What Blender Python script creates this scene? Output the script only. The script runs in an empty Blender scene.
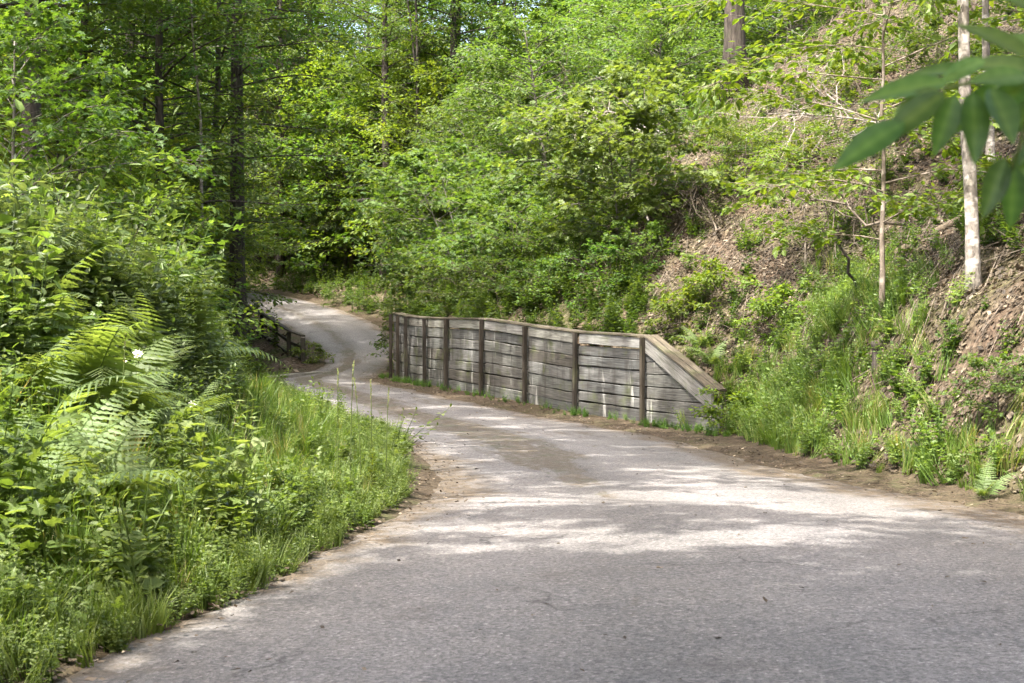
import bpy, math, random
import numpy as np

R = np.random.default_rng(7)
F = 1422.0
CAMZ = 1.45
scene = bpy.context.scene
COL = scene.collection
PI = math.pi

# ------------------------------------------------------------------ helpers
def smooth(t):
    t = np.clip(t, 0, 1)
    return t * t * (3 - 2 * t)

def norm(v):
    return v / np.maximum(np.linalg.norm(v, axis=-1, keepdims=True), 1e-9)

class Geo:
    """collects vertices, quads / triangles and point attributes"""
    def __init__(self):
        self.v, self.q, self.t, self.tint, self.n = [], [], [], [], 0
    def add(self, v, q=None, t=None, tint=0.5):
        v = np.asarray(v, float).reshape(-1, 3)
        if q is not None and len(q): self.q.append(np.asarray(q, int) + self.n)
        if t is not None and len(t): self.t.append(np.asarray(t, int) + self.n)
        self.tint.append(np.broadcast_to(np.asarray(tint, float), (len(v),)))
        self.v.append(v); self.n += len(v)
    def arrays(self):
        v = np.concatenate(self.v) if self.v else np.zeros((0, 3))
        q = np.concatenate(self.q) if self.q else np.zeros((0, 4), int)
        t = np.concatenate(self.t) if self.t else np.zeros((0, 3), int)
        return v, q, t, np.concatenate(self.tint) if self.tint else np.zeros(0)
    def mesh(self, name, mat, sm=False):
        v, q, t, tint = self.arrays()
        me = bpy.data.meshes.new(name)
        me.vertices.add(len(v)); me.vertices.foreach_set('co', v.astype(np.float32).ravel())
        loops = np.concatenate([q.ravel(), t.ravel()]).astype(np.int32)
        me.loops.add(len(loops)); me.loops.foreach_set('vertex_index', loops)
        me.polygons.add(len(q) + len(t))
        st = np.concatenate([np.arange(len(q)) * 4, len(q) * 4 + np.arange(len(t)) * 3]).astype(np.int32)
        me.polygons.foreach_set('loop_start', st)
        me.polygons.foreach_set('use_smooth', np.full(len(st), bool(sm)))
        me.update(calc_edges=True)
        a = me.attributes.new('tint', 'FLOAT', 'POINT')
        a.data.foreach_set('value', tint.astype(np.float32))
        me.materials.append(mat)
        return me

def link(name, me, parent=None):
    o = bpy.data.objects.new(name, me); COL.objects.link(o)
    if parent: o.parent = parent
    return o

def tag(o, label=None, cat=None, group=None, kind=None):
    if label: o['label'] = label
    if cat: o['category'] = cat
    if group: o['group'] = group
    if kind: o['kind'] = kind
    return o

def empty(name, loc=(0, 0, 0), rz=0, sc=1.0):
    o = bpy.data.objects.new(name, None); COL.objects.link(o)
    o.location = loc; o.rotation_euler = (0, 0, rz); o.scale = (sc, sc, sc)
    o.empty_display_size = 0.2
    return o

def copy_thing(src, loc, rz, sc, tilt=(0, 0)):
    c = src.copy(); COL.objects.link(c)
    c.location = loc; c.rotation_euler = (tilt[0], tilt[1], rz)
    c.scale = (sc, sc, sc) if not isinstance(sc, tuple) else sc
    for ch in src.children:
        d = ch.copy(); COL.objects.link(d); d.parent = c
    return c

def tube(g, pts, rad, sides=8, tint=0.5, wob=0.0, cap=True):
    pts = np.asarray(pts, float); n = len(pts)
    rad = np.broadcast_to(np.asarray(rad, float), (n,))
    T = norm(np.gradient(pts, axis=0))
    ref = np.array([0, 1.0, 0]) if abs(T[0][2]) > .7 else np.array([0, 0, 1.0])
    A = norm(np.cross(T, ref)); B = np.cross(T, A)
    th = np.arange(sides) / sides * 2 * PI
    rr = rad[:, None] * (1 + wob * R.standard_normal((n, sides)))
    v = pts[:, None] + (A[:, None] * np.cos(th)[None, :, None] + B[:, None] * np.sin(th)[None, :, None]) * rr[..., None]
    i = np.arange(n - 1)[:, None] * sides; j = np.arange(sides)[None]
    k = (j + 1) % sides
    q = np.stack([i + j, i + k, i + k + sides, i + j + sides], -1).reshape(-1, 4)
    v = v.reshape(-1, 3); t = None
    if cap:
        v = np.concatenate([v, pts[:1], pts[-1:]]); m = n * sides
        jj = np.arange(sides); kk = (jj + 1) % sides
        t = np.concatenate([np.stack([kk, jj, np.full(sides, m)], 1),
                            np.stack([jj + m - sides, kk + m - sides, np.full(sides, m + 1)], 1)])
    g.add(v, q, t, tint)

def sticks(g, A, B, ra, rb, tint=0.5):
    """many straight tapered three sided twigs at once"""
    A = np.asarray(A, float); B = np.asarray(B, float); n = len(A)
    if n == 0: return
    T = norm(B - A)
    ref = np.where(np.abs(T[:, 2:]) > .8, np.array([[0, 1.0, 0]]), np.array([[0, 0, 1.0]]))
    U = norm(np.cross(T, ref)); W = np.cross(T, U)
    th = np.arange(3) / 3 * 2 * PI
    ring = U[:, None] * np.cos(th)[None, :, None] + W[:, None] * np.sin(th)[None, :, None]
    ra = np.broadcast_to(np.asarray(ra, float), (n,)); rb = np.broadcast_to(np.asarray(rb, float), (n,))
    v = np.concatenate([A[:, None] + ring * ra[:, None, None], B[:, None] + ring * rb[:, None, None]], 1)
    b = np.arange(n)[:, None] * 6
    q = np.concatenate([b + np.array([[j, (j + 1) % 3, (j + 1) % 3 + 3, j + 3]]) for j in range(3)])
    g.add(v.reshape(-1, 3), q, None, tint)

OVATE = (np.array([[0, 0, 0], [.28, .27, .06], [.70, .21, .03], [1, 0, -.10], [.70, -.21, .03], [.28, -.27, .06]]),
         np.array([[0, 3, 2, 1], [0, 5, 4, 3]]))
MAPLE = (np.array([[0, 0, 0], [.12, .42, .03], [.40, .20, .05], [.62, .48, .0], [.68, .16, .03], [1.0, 0, -.08],
                   [.68, -.16, .03], [.62, -.48, .0], [.40, -.20, .05], [.12, -.42, .03], [.40, 0, .0]]),
         np.array([[0, 10, 2, 1], [10, 4, 3, 2], [10, 6, 5, 4], [0, 9, 8, 10], [10, 8, 7, 6]]))
LANCE = (np.array([[0, 0, 0], [.35, .12, .03], [.72, .09, .0], [1, 0, -.08], [.72, -.09, .0], [.35, -.12, .03]]),
         np.array([[0, 3, 2, 1], [0, 5, 4, 3]]))
KITE = (np.array([[0, 0, 0], [.45, .22, .02], [1, 0, -.04], [.45, -.22, .02]]), np.array([[0, 3, 2, 1]]))
DRY = (np.array([[0, 0, 0], [.3, .3, .16], [.7, .24, .10], [1, 0, .16], [.7, -.24, .0], [.3, -.3, .12]]),
       np.array([[0, 3, 2, 1], [0, 5, 4, 3]]))

def leaves(g, P, D, N, S, tpl=OVATE, tint=None, rng=R):
    P = np.asarray(P, float); n = len(P)
    if n == 0: return
    D = norm(D); N = norm(N - (N * D).sum(-1, keepdims=True) * D); W = np.cross(N, D)
    tv, tq = tpl
    S = np.broadcast_to(np.asarray(S, float), (n,))[:, None, None]
    v = P[:, None] + S * (D[:, None] * tv[None, :, :1] + W[:, None] * tv[None, :, 1:2] + N[:, None] * tv[None, :, 2:3])
    q = (np.arange(n)[:, None, None] * len(tv) + tq[None]).reshape(-1, 4)
    if tint is None: tint = np.clip(rng.normal(.5, .22, n), 0, 1)
    g.add(v.reshape(-1, 3), q, None, np.repeat(tint, len(tv)))

def rotz(v, a):
    c, s = np.cos(a), np.sin(a)
    return np.stack([v[..., 0] * c - v[..., 1] * s, v[..., 0] * s + v[..., 1] * c, v[..., 2]], -1)

# ------------------------------------------------------------------ node materials
class NT:
    def __init__(self, name):
        self.m = bpy.data.materials.new(name); self.m.use_nodes = True
        self.t = self.m.node_tree; self.t.nodes.clear()
        self.out = self.n('ShaderNodeOutputMaterial')
    def n(self, typ, props=None, **inp):
        x = self.t.nodes.new(typ)
        for k, v in (props or {}).items(): setattr(x, k, v)
        for k, v in inp.items(): self.set(x, k, v)
        return x
    def set(self, x, key, v):
        s = x.inputs[int(key[1:])] if key[0] == 'i' and key[1:].isdigit() else x.inputs[key.replace('_', ' ')]
        if isinstance(v, bpy.types.NodeSocket): self.t.links.new(v, s)
        elif isinstance(v, bpy.types.Node): self.t.links.new(v.outputs[0], s)
        else:
            if isinstance(v, (tuple, list)) and len(v) == 3 and s.type == 'RGBA': v = (*v, 1)
            s.default_value = v
    def noise(self, vec, scale, detail=4, rough=.55, dist=0):
        return self.n('ShaderNodeTexNoise', None, Vector=vec, Scale=scale, Detail=detail, Roughness=rough, Distortion=dist).outputs[0]
    def ramp(self, fac, stops):
        r = self.n('ShaderNodeValToRGB', None, Fac=fac)
        e = r.color_ramp.elements
        while len(e) < len(stops): e.new(.5)
        for k, (p, c) in zip(e, stops):
            k.position = p; k.color = (*c, 1) if len(c) == 3 else c
        return r.outputs[0]
    def mix(self, fac, a, b, mode='MIX'):
        x = self.n('ShaderNodeMix', {'data_type': 'RGBA', 'blend_type': mode})
        self.set(x, 'i0', fac); self.set(x, 'i6', a); self.set(x, 'i7', b)
        return x.outputs[2]
    def math(self, op, a, b=0.0, clamp=False):
        return self.n('ShaderNodeMath', {'operation': op, 'use_clamp': clamp}, i0=a, i1=b).outputs[0]
    def mapr(self, v, a, b, c=0.0, d=1.0):
        x = self.n('ShaderNodeMapRange', None, Value=v)
        x.inputs[1].default_value = a; x.inputs[2].default_value = b; x.inputs[3].default_value = c; x.inputs[4].default_value = d
        return x.outputs[0]
    def attr(self, name):
        return self.n('ShaderNodeAttribute', {'attribute_name': name})
    def coord(self, which='Object'):
        return self.n('ShaderNodeTexCoord').outputs[which]
    def mapping(self, vec, scale):
        x = self.n('ShaderNodeMapping', None, Vector=vec); x.inputs['Scale'].default_value = scale
        return x.outputs[0]
    def bump(self, h, strength=.5, dist=.02):
        return self.n('ShaderNodeBump', None, Height=h, Strength=strength, Distance=dist).outputs[0]
    def principled(self, color, rough=.7, normal=None, spec=.3):
        p = self.n('ShaderNodeBsdfPrincipled', None, Base_Color=color, Roughness=rough)
        p.inputs['Specular IOR Level'].default_value = spec
        if normal is not None: self.set(p, 'Normal', normal)
        return p.outputs[0]
    def done(self, shader):
        self.t.links.new(shader, self.out.inputs[0]); return self.m

def leaf_mat(name, stops, trans=(1.5, 1.45, .5), tfac=.5, rough=.5, ovar=.25, spec=.35):
    m = NT(name)
    col = m.ramp(m.attr('tint').outputs['Fac'], stops)
    rnd = m.n('ShaderNodeObjectInfo').outputs['Random']
    hs = m.n('ShaderNodeHueSaturation', None, Color=col)
    m.set(hs, 'Hue', m.mapr(rnd, 0, 1, .5 - .012 * ovar * 4, .5 + .016 * ovar * 4))
    m.set(hs, 'Value', m.mapr(rnd, 0, 1, 1 - ovar, 1 + ovar))
    c = hs.outputs[0]
    tc = m.mix(1.0, c, trans, 'MULTIPLY')
    p = m.principled(c, rough, None, spec)
    t = m.n('ShaderNodeBsdfTranslucent', None, Color=tc).outputs[0]
    x = m.n('ShaderNodeMixShader', None, Fac=tfac); m.set(x, 'i1', p); m.set(x, 'i2', t)
    return m.done(x.outputs[0])

def bark_mat(name, c0, c1, c2=None, scale=(14, 14, 2.2), bump=.8, moss=0.0):
    m = NT(name); co = m.coord()
    a = m.noise(m.mapping(co, scale), 1.0, 6, .65, .6)
    col = m.ramp(a, [(.32, c0), (.62, c1)])
    if c2:
        b = m.noise(m.mapping(co, (3.0, 3.0, 5.0)), 1.0, 3, .6)
        col = m.mix(m.mapr(b, .52, .60), col, c2)
    if moss:
        b = m.noise(co, 1.7, 4, .6)
        col = m.mix(m.mapr(b, .5, .7, 0, moss), col, (.06, .085, .02))
    return m.done(m.principled(col, .9, m.bump(a, bump, .03), .15))

LEAF_MID = leaf_mat('leaf_mid_green', [(0, (.044, .080, .017)), (.5, (.070, .122, .024)), (1, (.118, .170, .036))], (1.8, 1.75, .55), .5, .5, .38)
LEAF_BRIGHT = leaf_mat('leaf_bright_green', [(0, (.055, .098, .022)), (.5, (.088, .145, .032)), (1, (.145, .195, .050))], (1.65, 1.6, .6), .48, .5, .18)
LEAF_BANK = leaf_mat('leaf_sunny_green', [(0, (.085, .138, .030)), (.5, (.140, .205, .050)), (1, (.235, .295, .110))], (1.5, 1.5, .55), .48, .42, .2)
LEAF_YELLOW = leaf_mat('leaf_yellow_green', [(0, (.075, .122, .020)), (.5, (.118, .168, .028)), (1, (.185, .225, .042))], (1.7, 1.6, .45), .48)
LEAF_DARK = leaf_mat('leaf_dark_green', [(0, (.030, .058, .016)), (.5, (.046, .086, .022)), (1, (.070, .115, .028))], (1.5, 1.6, .5), .4)
LEAF_OVER = leaf_mat('overhanging_leaf', [(0, (.055, .115, .030)), (.5, (.105, .190, .050)), (1, (.200, .300, .090))], (1.6, 1.6, .5), .5, .35, .2)
LEAF_PALE = leaf_mat('leaf_pale_green', [(0, (.080, .125, .045)), (.5, (.135, .190, .075)), (1, (.215, .265, .120))], (1.4, 1.4, .6), .42, .42)
NEEDLE = leaf_mat('needle_dull_green', [(0, (.045, .068, .028)), (.5, (.085, .118, .048)), (1, (.150, .175, .085))], (1.3, 1.3, .55), .35, .6)
FERN = leaf_mat('fern_green', [(0, (.095, .145, .045)), (.5, (.150, .210, .075)), (.93, (.215, .270, .120)), (1, (.26, .22, .09))], (1.6, 1.5, .5), .5, .5, .12)
GRASS = leaf_mat('grass_green', [(0, (.065, .115, .020)), (.5, (.120, .190, .034)), (.8, (.19, .245, .060)), (1, (.32, .28, .14))], (1.6, 1.5, .5), .45, .5, .15)
LITTER = leaf_mat('dry_leaf_brown', [(0, (.028, .021, .014)), (.4, (.066, .049, .031)), (.75, (.122, .094, .062)), (1, (.33, .27, .19))], (1, .8, .6), .12, .6, .05, .3)
BARK_DARK = bark_mat('bark_dark', (.022, .018, .015), (.085, .072, .060), None, (16, 16, 2), 1.0, .25)
BARK_BROWN = bark_mat('bark_brown', (.050, .036, .026), (.165, .125, .095), None, (14, 14, 2), 1.0, .2)
BARK_GREY = bark_mat('bark_grey', (.07, .062, .054), (.23, .205, .18), (.12, .11, .09), (12, 12, 3), .6, .3)
BARK_TAN = bark_mat('bark_tan', (.10, .08, .06), (.27, .22, .175), (.33, .28, .23), (12, 12, 3), .5, .2)
BARK_PALE = bark_mat('bark_pale', (.085, .072, .06), (.30, .265, .225), (.46, .42, .37), (16, 16, 7), .7, .25)
TWIG = bark_mat('twig_brown', (.045, .036, .026), (.12, .10, .075), None, (20, 20, 20), .3)
TWIG_GREY = bark_mat('dead_twig_grey', (.14, .12, .10), (.40, .36, .31), None, (20, 20, 20), .3)
TWIG_OLD = bark_mat('old_twig', (.05, .04, .03), (.20, .165, .13), None, (20, 20, 20), .3)
TWIG_GREEN = bark_mat('stem_green', (.06, .085, .025), (.12, .16, .045), None, (20, 20, 20), .2)
MOSSY = bark_mat('mossy_bark', (.03, .03, .02), (.11, .09, .06), (.07, .10, .018), (6, 6, 6), .8, .9)

def ground_mat():
    m = NT('leaf_littered_soil'); co = m.coord()
    v1 = m.n('ShaderNodeTexVoronoi', None, Vector=co, Scale=13.0, Randomness=1.0)
    leafc = m.ramp(v1.outputs['Color'], [(.1, (.034, .025, .017)), (.45, (.070, .052, .034)), (.75, (.125, .097, .065)), (1, (.23, .185, .135))])
    n1 = m.noise(co, 1.1, 5, .6); n2 = m.noise(co, 6.0, 5, .65)
    soil = m.ramp(n2, [(.3, (.035, .025, .017)), (.7, (.12, .085, .058))])
    col = m.mix(m.mapr(n1, .38, .58), soil, leafc)
    moss = m.ramp(n2, [(.3, (.030, .045, .012)), (.7, (.085, .105, .026))])
    n3 = m.noise(co, .55, 4, .6)
    mk = m.math('MULTIPLY', m.mapr(n3, .46, .60), m.attr('green').outputs['Fac'])
    col = m.mix(mk, col, moss)
    sh = m.attr('shoulder').outputs['Fac']
    needle = m.ramp(m.noise(m.mapping(co, (60, 60, 60)), 1, 3, .7), [(.3, (.026, .019, .012)), (.55, (.066, .050, .032)), (.8, (.15, .115, .075))])
    col = m.mix(m.math('MULTIPLY', sh, m.mapr(n2, .3, .55)), col, needle)
    h = m.math('ADD', v1.outputs['Distance'], n2)
    return m.done(m.principled(col, .92, m.bump(h, .8, .05), .15))

def road_mat():
    m = NT('worn_asphalt'); co = m.coord()
    uv = m.attr('across').outputs['Fac']        # 0 .. 1 between the edges
    al = m.attr('along').outputs['Fac']
    ed = m.attr('edge').outputs['Fac']          # metres from the nearest edge
    big = m.noise(co, .35, 4, .6); mid = m.noise(co, 2.3, 5, .65)
    v = m.n('ShaderNodeTexVoronoi', None, Vector=co, Scale=62.0)
    v2 = m.n('ShaderNodeTexVoronoi', None, Vector=co, Scale=150.0)
    st = m.ramp(v.outputs['Color'], [(0, (.046, .044, .042)), (.4, (.124, .119, .115)), (.8, (.200, .192, .186)), (1, (.46, .44, .425))])
    st2 = m.ramp(v2.outputs['Color'], [(0, (.082, .078, .075)), (.6, (.175, .168, .162)), (1, (.28, .27, .26))])
    col = m.mix(.45, st, st2)
    tone = m.ramp(big, [(.3, (.80, .79, .80)), (.7, (1.16, 1.13, 1.10))])
    col = m.mix(1.0, col, tone, 'MULTIPLY')
    tone = m.ramp(mid, [(.3, (.86, .86, .86)), (.7, (1.10, 1.09, 1.08))])
    col = m.mix(1.0, col, tone, 'MULTIPLY')
    grit = m.noise(co, 27.0, 3, .75)
    col = m.mix(1.0, col, m.ramp(grit, [(.32, (.62, .62, .62)), (.5, (1, 1, 1)), (.68, (1.32, 1.31, 1.29))]), 'MULTIPLY')
    tr = m.math('MINIMUM', m.math('ABSOLUTE', m.math('SUBTRACT', uv, .20)), m.math('ABSOLUTE', m.math('SUBTRACT', uv, .58)))
    col = m.mix(1.0, col, m.mix(m.mapr(tr, .03, .16), (1.10, 1.09, 1.08), (.90, .89, .87)), 'MULTIPLY')
    wv = m.n('ShaderNodeVectorMath', {'operation': 'ADD'}); m.set(wv, 'i0', co); m.set(wv, 'i1', m.n('ShaderNodeTexNoise', None, Vector=co, Scale=1.8, Detail=5).outputs['Color'])
    ck = m.n('ShaderNodeTexVoronoi', {'feature': 'DISTANCE_TO_EDGE'}, Vector=wv.outputs[0], Scale=.55)
    cr_ = m.math('MULTIPLY', m.mapr(ck.outputs[0], .0, .012, .75, 0), m.mapr(m.noise(co, .6, 3), .45, .6))
    col = m.mix(cr_, col, (.03, .026, .023))
    st_ = m.noise(co, .9, 6, .7, .4)
    col = m.mix(m.mapr(st_, .55, .72, 0, .45), col, (.085, .070, .058))
    # band of brown needles and moss between the wheel tracks
    comb = m.n('ShaderNodeCombineXYZ', None, X=m.math('MULTIPLY', uv, 7.0), Y=m.math('MULTIPLY', al, .30))
    n_b = m.noise(comb.outputs[0], 1.4, 6, .68)
    n_f = m.noise(co, 9.0, 5, .7)
    deb = m.ramp(m.noise(co, 38, 3, .7), [(.25, (.034, .025, .016)), (.5, (.080, .060, .036)), (.8, (.16, .125, .080))])
    deb = m.mix(m.mapr(m.noise(co, 1.6, 4), .5, .62, 0, .6), deb, (.050, .058, .020))
    bx = m.math('ABSOLUTE', m.math('SUBTRACT', uv, .37))
    band = m.math('SUBTRACT', m.math('ADD', m.mapr(bx, .0, .16, 1, 0), m.math('MULTIPLY', m.math('SUBTRACT', n_b, .5), 2.6)), m.mapr(al, 11.5, 18.0, 1.15, -.02))
    band = m.math('MULTIPLY', m.mapr(al, 43, 47, 1, .35), band); band = m.math('MULTIPLY', m.mapr(band, .16, .44), m.mapr(n_f, .34, .55))
    col = m.mix(m.math('MULTIPLY', band, .9), col, deb)
    # dirt and needles drifted in from the edges
    e = m.math('ADD', m.math('SUBTRACT', m.attr('drift').outputs['Fac'], ed), m.math('MULTIPLY', m.math('SUBTRACT', m.noise(co, .9, 6, .65), .5), 1.5))
    e = m.math('MULTIPLY', m.mapr(e, -.05, .30), m.mapr(n_f, .30, .52))
    warm = m.ramp(m.noise(co, 45, 3, .7), [(.25, (.032, .023, .015)), (.5, (.080, .060, .039)), (.8, (.18, .135, .09))])
    col = m.mix(e, col, warm)
    h = m.math('ADD', m.math('MULTIPLY', v.outputs['Distance'], .6), m.math('ADD', m.math('MULTIPLY', v2.outputs['Distance'], .4), m.math('MULTIPLY', mid, .8)))
    return m.done(m.principled(col, m.ramp(mid, [(.3, (.72,) * 3), (.7, (.9,) * 3)]), m.bump(h, .55, .012), .35))

def plank_mat(name, dark, lite, moss=.3, stains_and_sun=True):
    m = NT(name)
    u = m.attr('pu').outputs['Fac']; v = m.attr('pv').outputs['Fac']; r = m.attr('tint').outputs['Fac']
    c = m.n('ShaderNodeCombineXYZ', None, X=m.math('MULTIPLY', u, 1.4), Y=m.math('MULTIPLY', v, 34.0), Z=m.math('MULTIPLY', r, 77.0)).outputs[0]
    g = m.noise(c, 1.3, 7, .7, .7)
    c2 = m.n('ShaderNodeCombineXYZ', None, X=m.math('MULTIPLY', u, 1.1), Y=m.math('MULTIPLY', v, 3.0), Z=m.math('MULTIPLY', r, 31.0)).outputs[0]
    b = m.noise(c2, 1.3, 5, .65)
    col = m.ramp(g, [(.28, tuple(.38 * x for x in dark)), (.42, dark), (.68, lite)])
    col = m.mix(1.0, col, m.ramp(r, [(0, (.62, .57, .50)), (.25, (.74, .76, .77)), (.5, (.92, .94, .87)), (.75, (.84, .82, .77)), (1, (1.12, 1.13, 1.13))]), 'MULTIPLY')
    col = m.mix(m.mapr(b, .52, .72, 0, .6), col, (.075, .066, .055))
    co = m.coord()
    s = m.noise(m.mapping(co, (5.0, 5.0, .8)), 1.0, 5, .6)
    if stains_and_sun:
        col = m.mix(m.mapr(s, .60, .70, 0, .75), col, (.52, .51, .46))          # sun dapple painted as pale streaks down the face
        col = m.mix(m.mapr(m.noise(m.mapping(co, (4, 4, .5)), 1.7, 5, .6), .54, .72, 0, .75), col, (.050, .045, .038))
    n = m.noise(co, 2.2, 5, .65)
    col = m.mix(m.mapr(n, .53, .68, 0, moss), col, (.085, .10, .035))
    return m.done(m.principled(col, .9, m.bump(g, .7, .012), .2))

GROUND = ground_mat(); ROAD = road_mat()
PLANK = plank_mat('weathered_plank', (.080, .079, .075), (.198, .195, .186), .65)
FASCIA = plank_mat('weathered_fascia', (.13, .125, .115), (.30, .29, .27), .35, False)
POST = plank_mat('dark_post', (.036, .029, .023), (.085, .070, .056), .3, False)
CAPW = plank_mat('brown_cap', (.075, .062, .048), (.17, .142, .112), .5, False)
RAIL = plank_mat('dark_rail', (.045, .038, .032), (.11, .098, .085), .35, False)

def rock_mat(name, a, b, moss):
    m = NT(name); co = m.coord(); n = m.noise(co, 5, 6, .65)
    col = m.ramp(n, [(.3, a), (.7, b)])
    col = m.mix(m.mapr(m.noise(co, 2.1, 5), .42, .56, 0, moss), col, (.075, .10, .018))
    return m.done(m.principled(col, .9, m.bump(n, .8, .05), .2))
STONE = rock_mat('pale_stone', (.22, .20, .19), (.46, .44, .42), 0.0)
MOSSROCK = rock_mat('mossy_stone', (.09, .08, .07), (.24, .22, .20), .95)
CONC = rock_mat('old_concrete', (.20, .18, .16), (.40, .37, .33), .25)
def flat_mat(name, c, rough=.6):
    m = NT(name); n = m.noise(m.coord(), 12, 3)
    return m.done(m.principled(m.mix(m.mapr(n, .3, .7, 0, .35), c, tuple(x * .7 for x in c)), rough))
PETAL = flat_mat('white_petal', (.80, .78, .72)); YOLK = flat_mat('flower_centre', (.45, .32, .05))
SEED = flat_mat('straw_seed', (.20, .19, .09))

# ------------------------------------------------------------------ the lie of the land
ZK = np.array([[-60, 0], [0, 0], [22, -.03], [25, -.07], [27.5, .02], [29.6, .16], [33, .36], [37, .42], [40, .46], [42, .62],
               [44, .86], [50, 1.62], [56, 2.45], [60, 3.05], [64, 3.62], [70, 4.1], [90, 5.4]])
def zr(Y): return np.interp(Y, ZK[:, 0], ZK[:, 1])

def catmull(pts, step=.8):
    P = np.asarray(pts, float); P = np.vstack([2 * P[0] - P[1], P, 2 * P[-1] - P[-2]]); out = []
    for i in range(1, len(P) - 2):
        n = max(2, int(np.linalg.norm(P[i + 1] - P[i]) / step))
        t = np.linspace(0, 1, n, endpoint=False)[:, None]
        a, b, c, d = P[i - 1], P[i], P[i + 1], P[i + 2]
        out.append(.5 * (2 * b + (c - a) * t + (2 * a - 5 * b + 4 * c - d) * t ** 2 + (3 * b - a - 3 * c + d) * t ** 3))
    out.append(P[-2:-1]); return np.vstack(out)

PAIRS = [((-2.9, -14), (5.6, -14)), ((-2.7, 0), (5.4, 0)), ((-2.1, 6.4), (5.1, 6.4)), ((-1.72, 8.2), (4.95, 9)), ((-1.42, 10.3), (4.7, 11.4)),
         ((-1.04, 12.6), (4.15, 13.2)), ((-.86, 14.4), (3.55, 15.2)), ((-1.0, 16.5), (3.1, 17.4)), ((-1.6, 20.3), (2.65, 20.8)),
         ((-2.35, 24), (1.95, 24.6)), ((-3.15, 27), (.75, 27.3)), ((-4.35, 30.3), (-.5, 29.4)), ((-5.2, 33), (-1.75, 31.8)),
         ((-6.1, 36), (-2.95, 34.8)), ((-6.55, 38.8), (-3.65, 38)), ((-6.1, 41), (-3.72, 40.6)), ((-5.75, 43), (-3.6, 42.8)),
         ((-6.25, 46), (-3.7, 46.5)), ((-7.5, 50), (-4.3, 51)), ((-9.0, 54.2), (-5.8, 55.6)), ((-10.6, 58.2), (-8.0, 60)),
         ((-13.0, 62), (-11.2, 64.6)), ((-18, 66), (-17, 69.5)), ((-30, 70), (-30, 74)), ((-60, 76), (-60, 80))]
LL = catmull([p[0] for p in PAIRS]); RR = catmull([p[1] for p in PAIRS])
WX = [((711 - 512) / F * 23.6, 23.6)] + [((px - 512) / F * Y, Y) for px, Y in
      ((646, 26), (578, 27.8), (528, 29.6), (484, 31.3), (449, 33), (428, 34.7), (409.5, 36.3), (401, 37.7), (393.5, 39))]
WTOP = [.66, 1.52, 1.61, 1.76, 1.92, 1.96, 2.0, 2.06, 2.13, 2.2]
TOE = np.vstack([catmull([(6.3, -14), (5.9, 0), (5.55, 6.4), (5.4, 9), (5.1, 11.4), (4.55, 13.2), (4.0, 15.2), (3.65, 17.4), (3.45, 20.8), (3.45, 22.6)]),
                 np.array(WX), catmull([(-3.3, 41), (-3.25, 43), (-3.35, 46.5), (-3.95, 51), (-5.45, 55.4), (-7.7, 60), (-10.9, 65), (-17, 70), (-30, 74.5), (-60, 80.5)])])

def sdist(P, poly):
    """distance to a polyline, positive to the right of its direction, and the nearest point's Y"""
    best = np.full(len(P), 1e9); sgn = np.zeros(len(P)); yn = np.zeros(len(P))
    for a, b in zip(poly[:-1], poly[1:]):
        d = b - a; L = d @ d
        if L < 1e-9: continue
        t = np.clip(((P - a) @ d) / L, 0, 1)
        c = a + t[:, None] * d; e = P - c; dist = (e * e).sum(1)
        m = dist < best
        best[m] = dist[m]; sgn[m] = np.sign(d[1] * e[m, 0] - d[0] * e[m, 1]); yn[m] = c[m, 1]
    return np.sqrt(best) * np.where(sgn == 0, 1, sgn), yn

def wob(x, y, f, s=0.0):
    return (np.sin(x * f * 1.0 + 1.7 + s) * np.cos(y * f * 1.13 + .6 + s) + .6 * np.sin(x * f * 2.3 - y * f * 1.9 + 2.2 + s)
            + .4 * np.cos(x * f * 4.1 + y * f * 3.7 + s)) / 2.0

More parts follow.
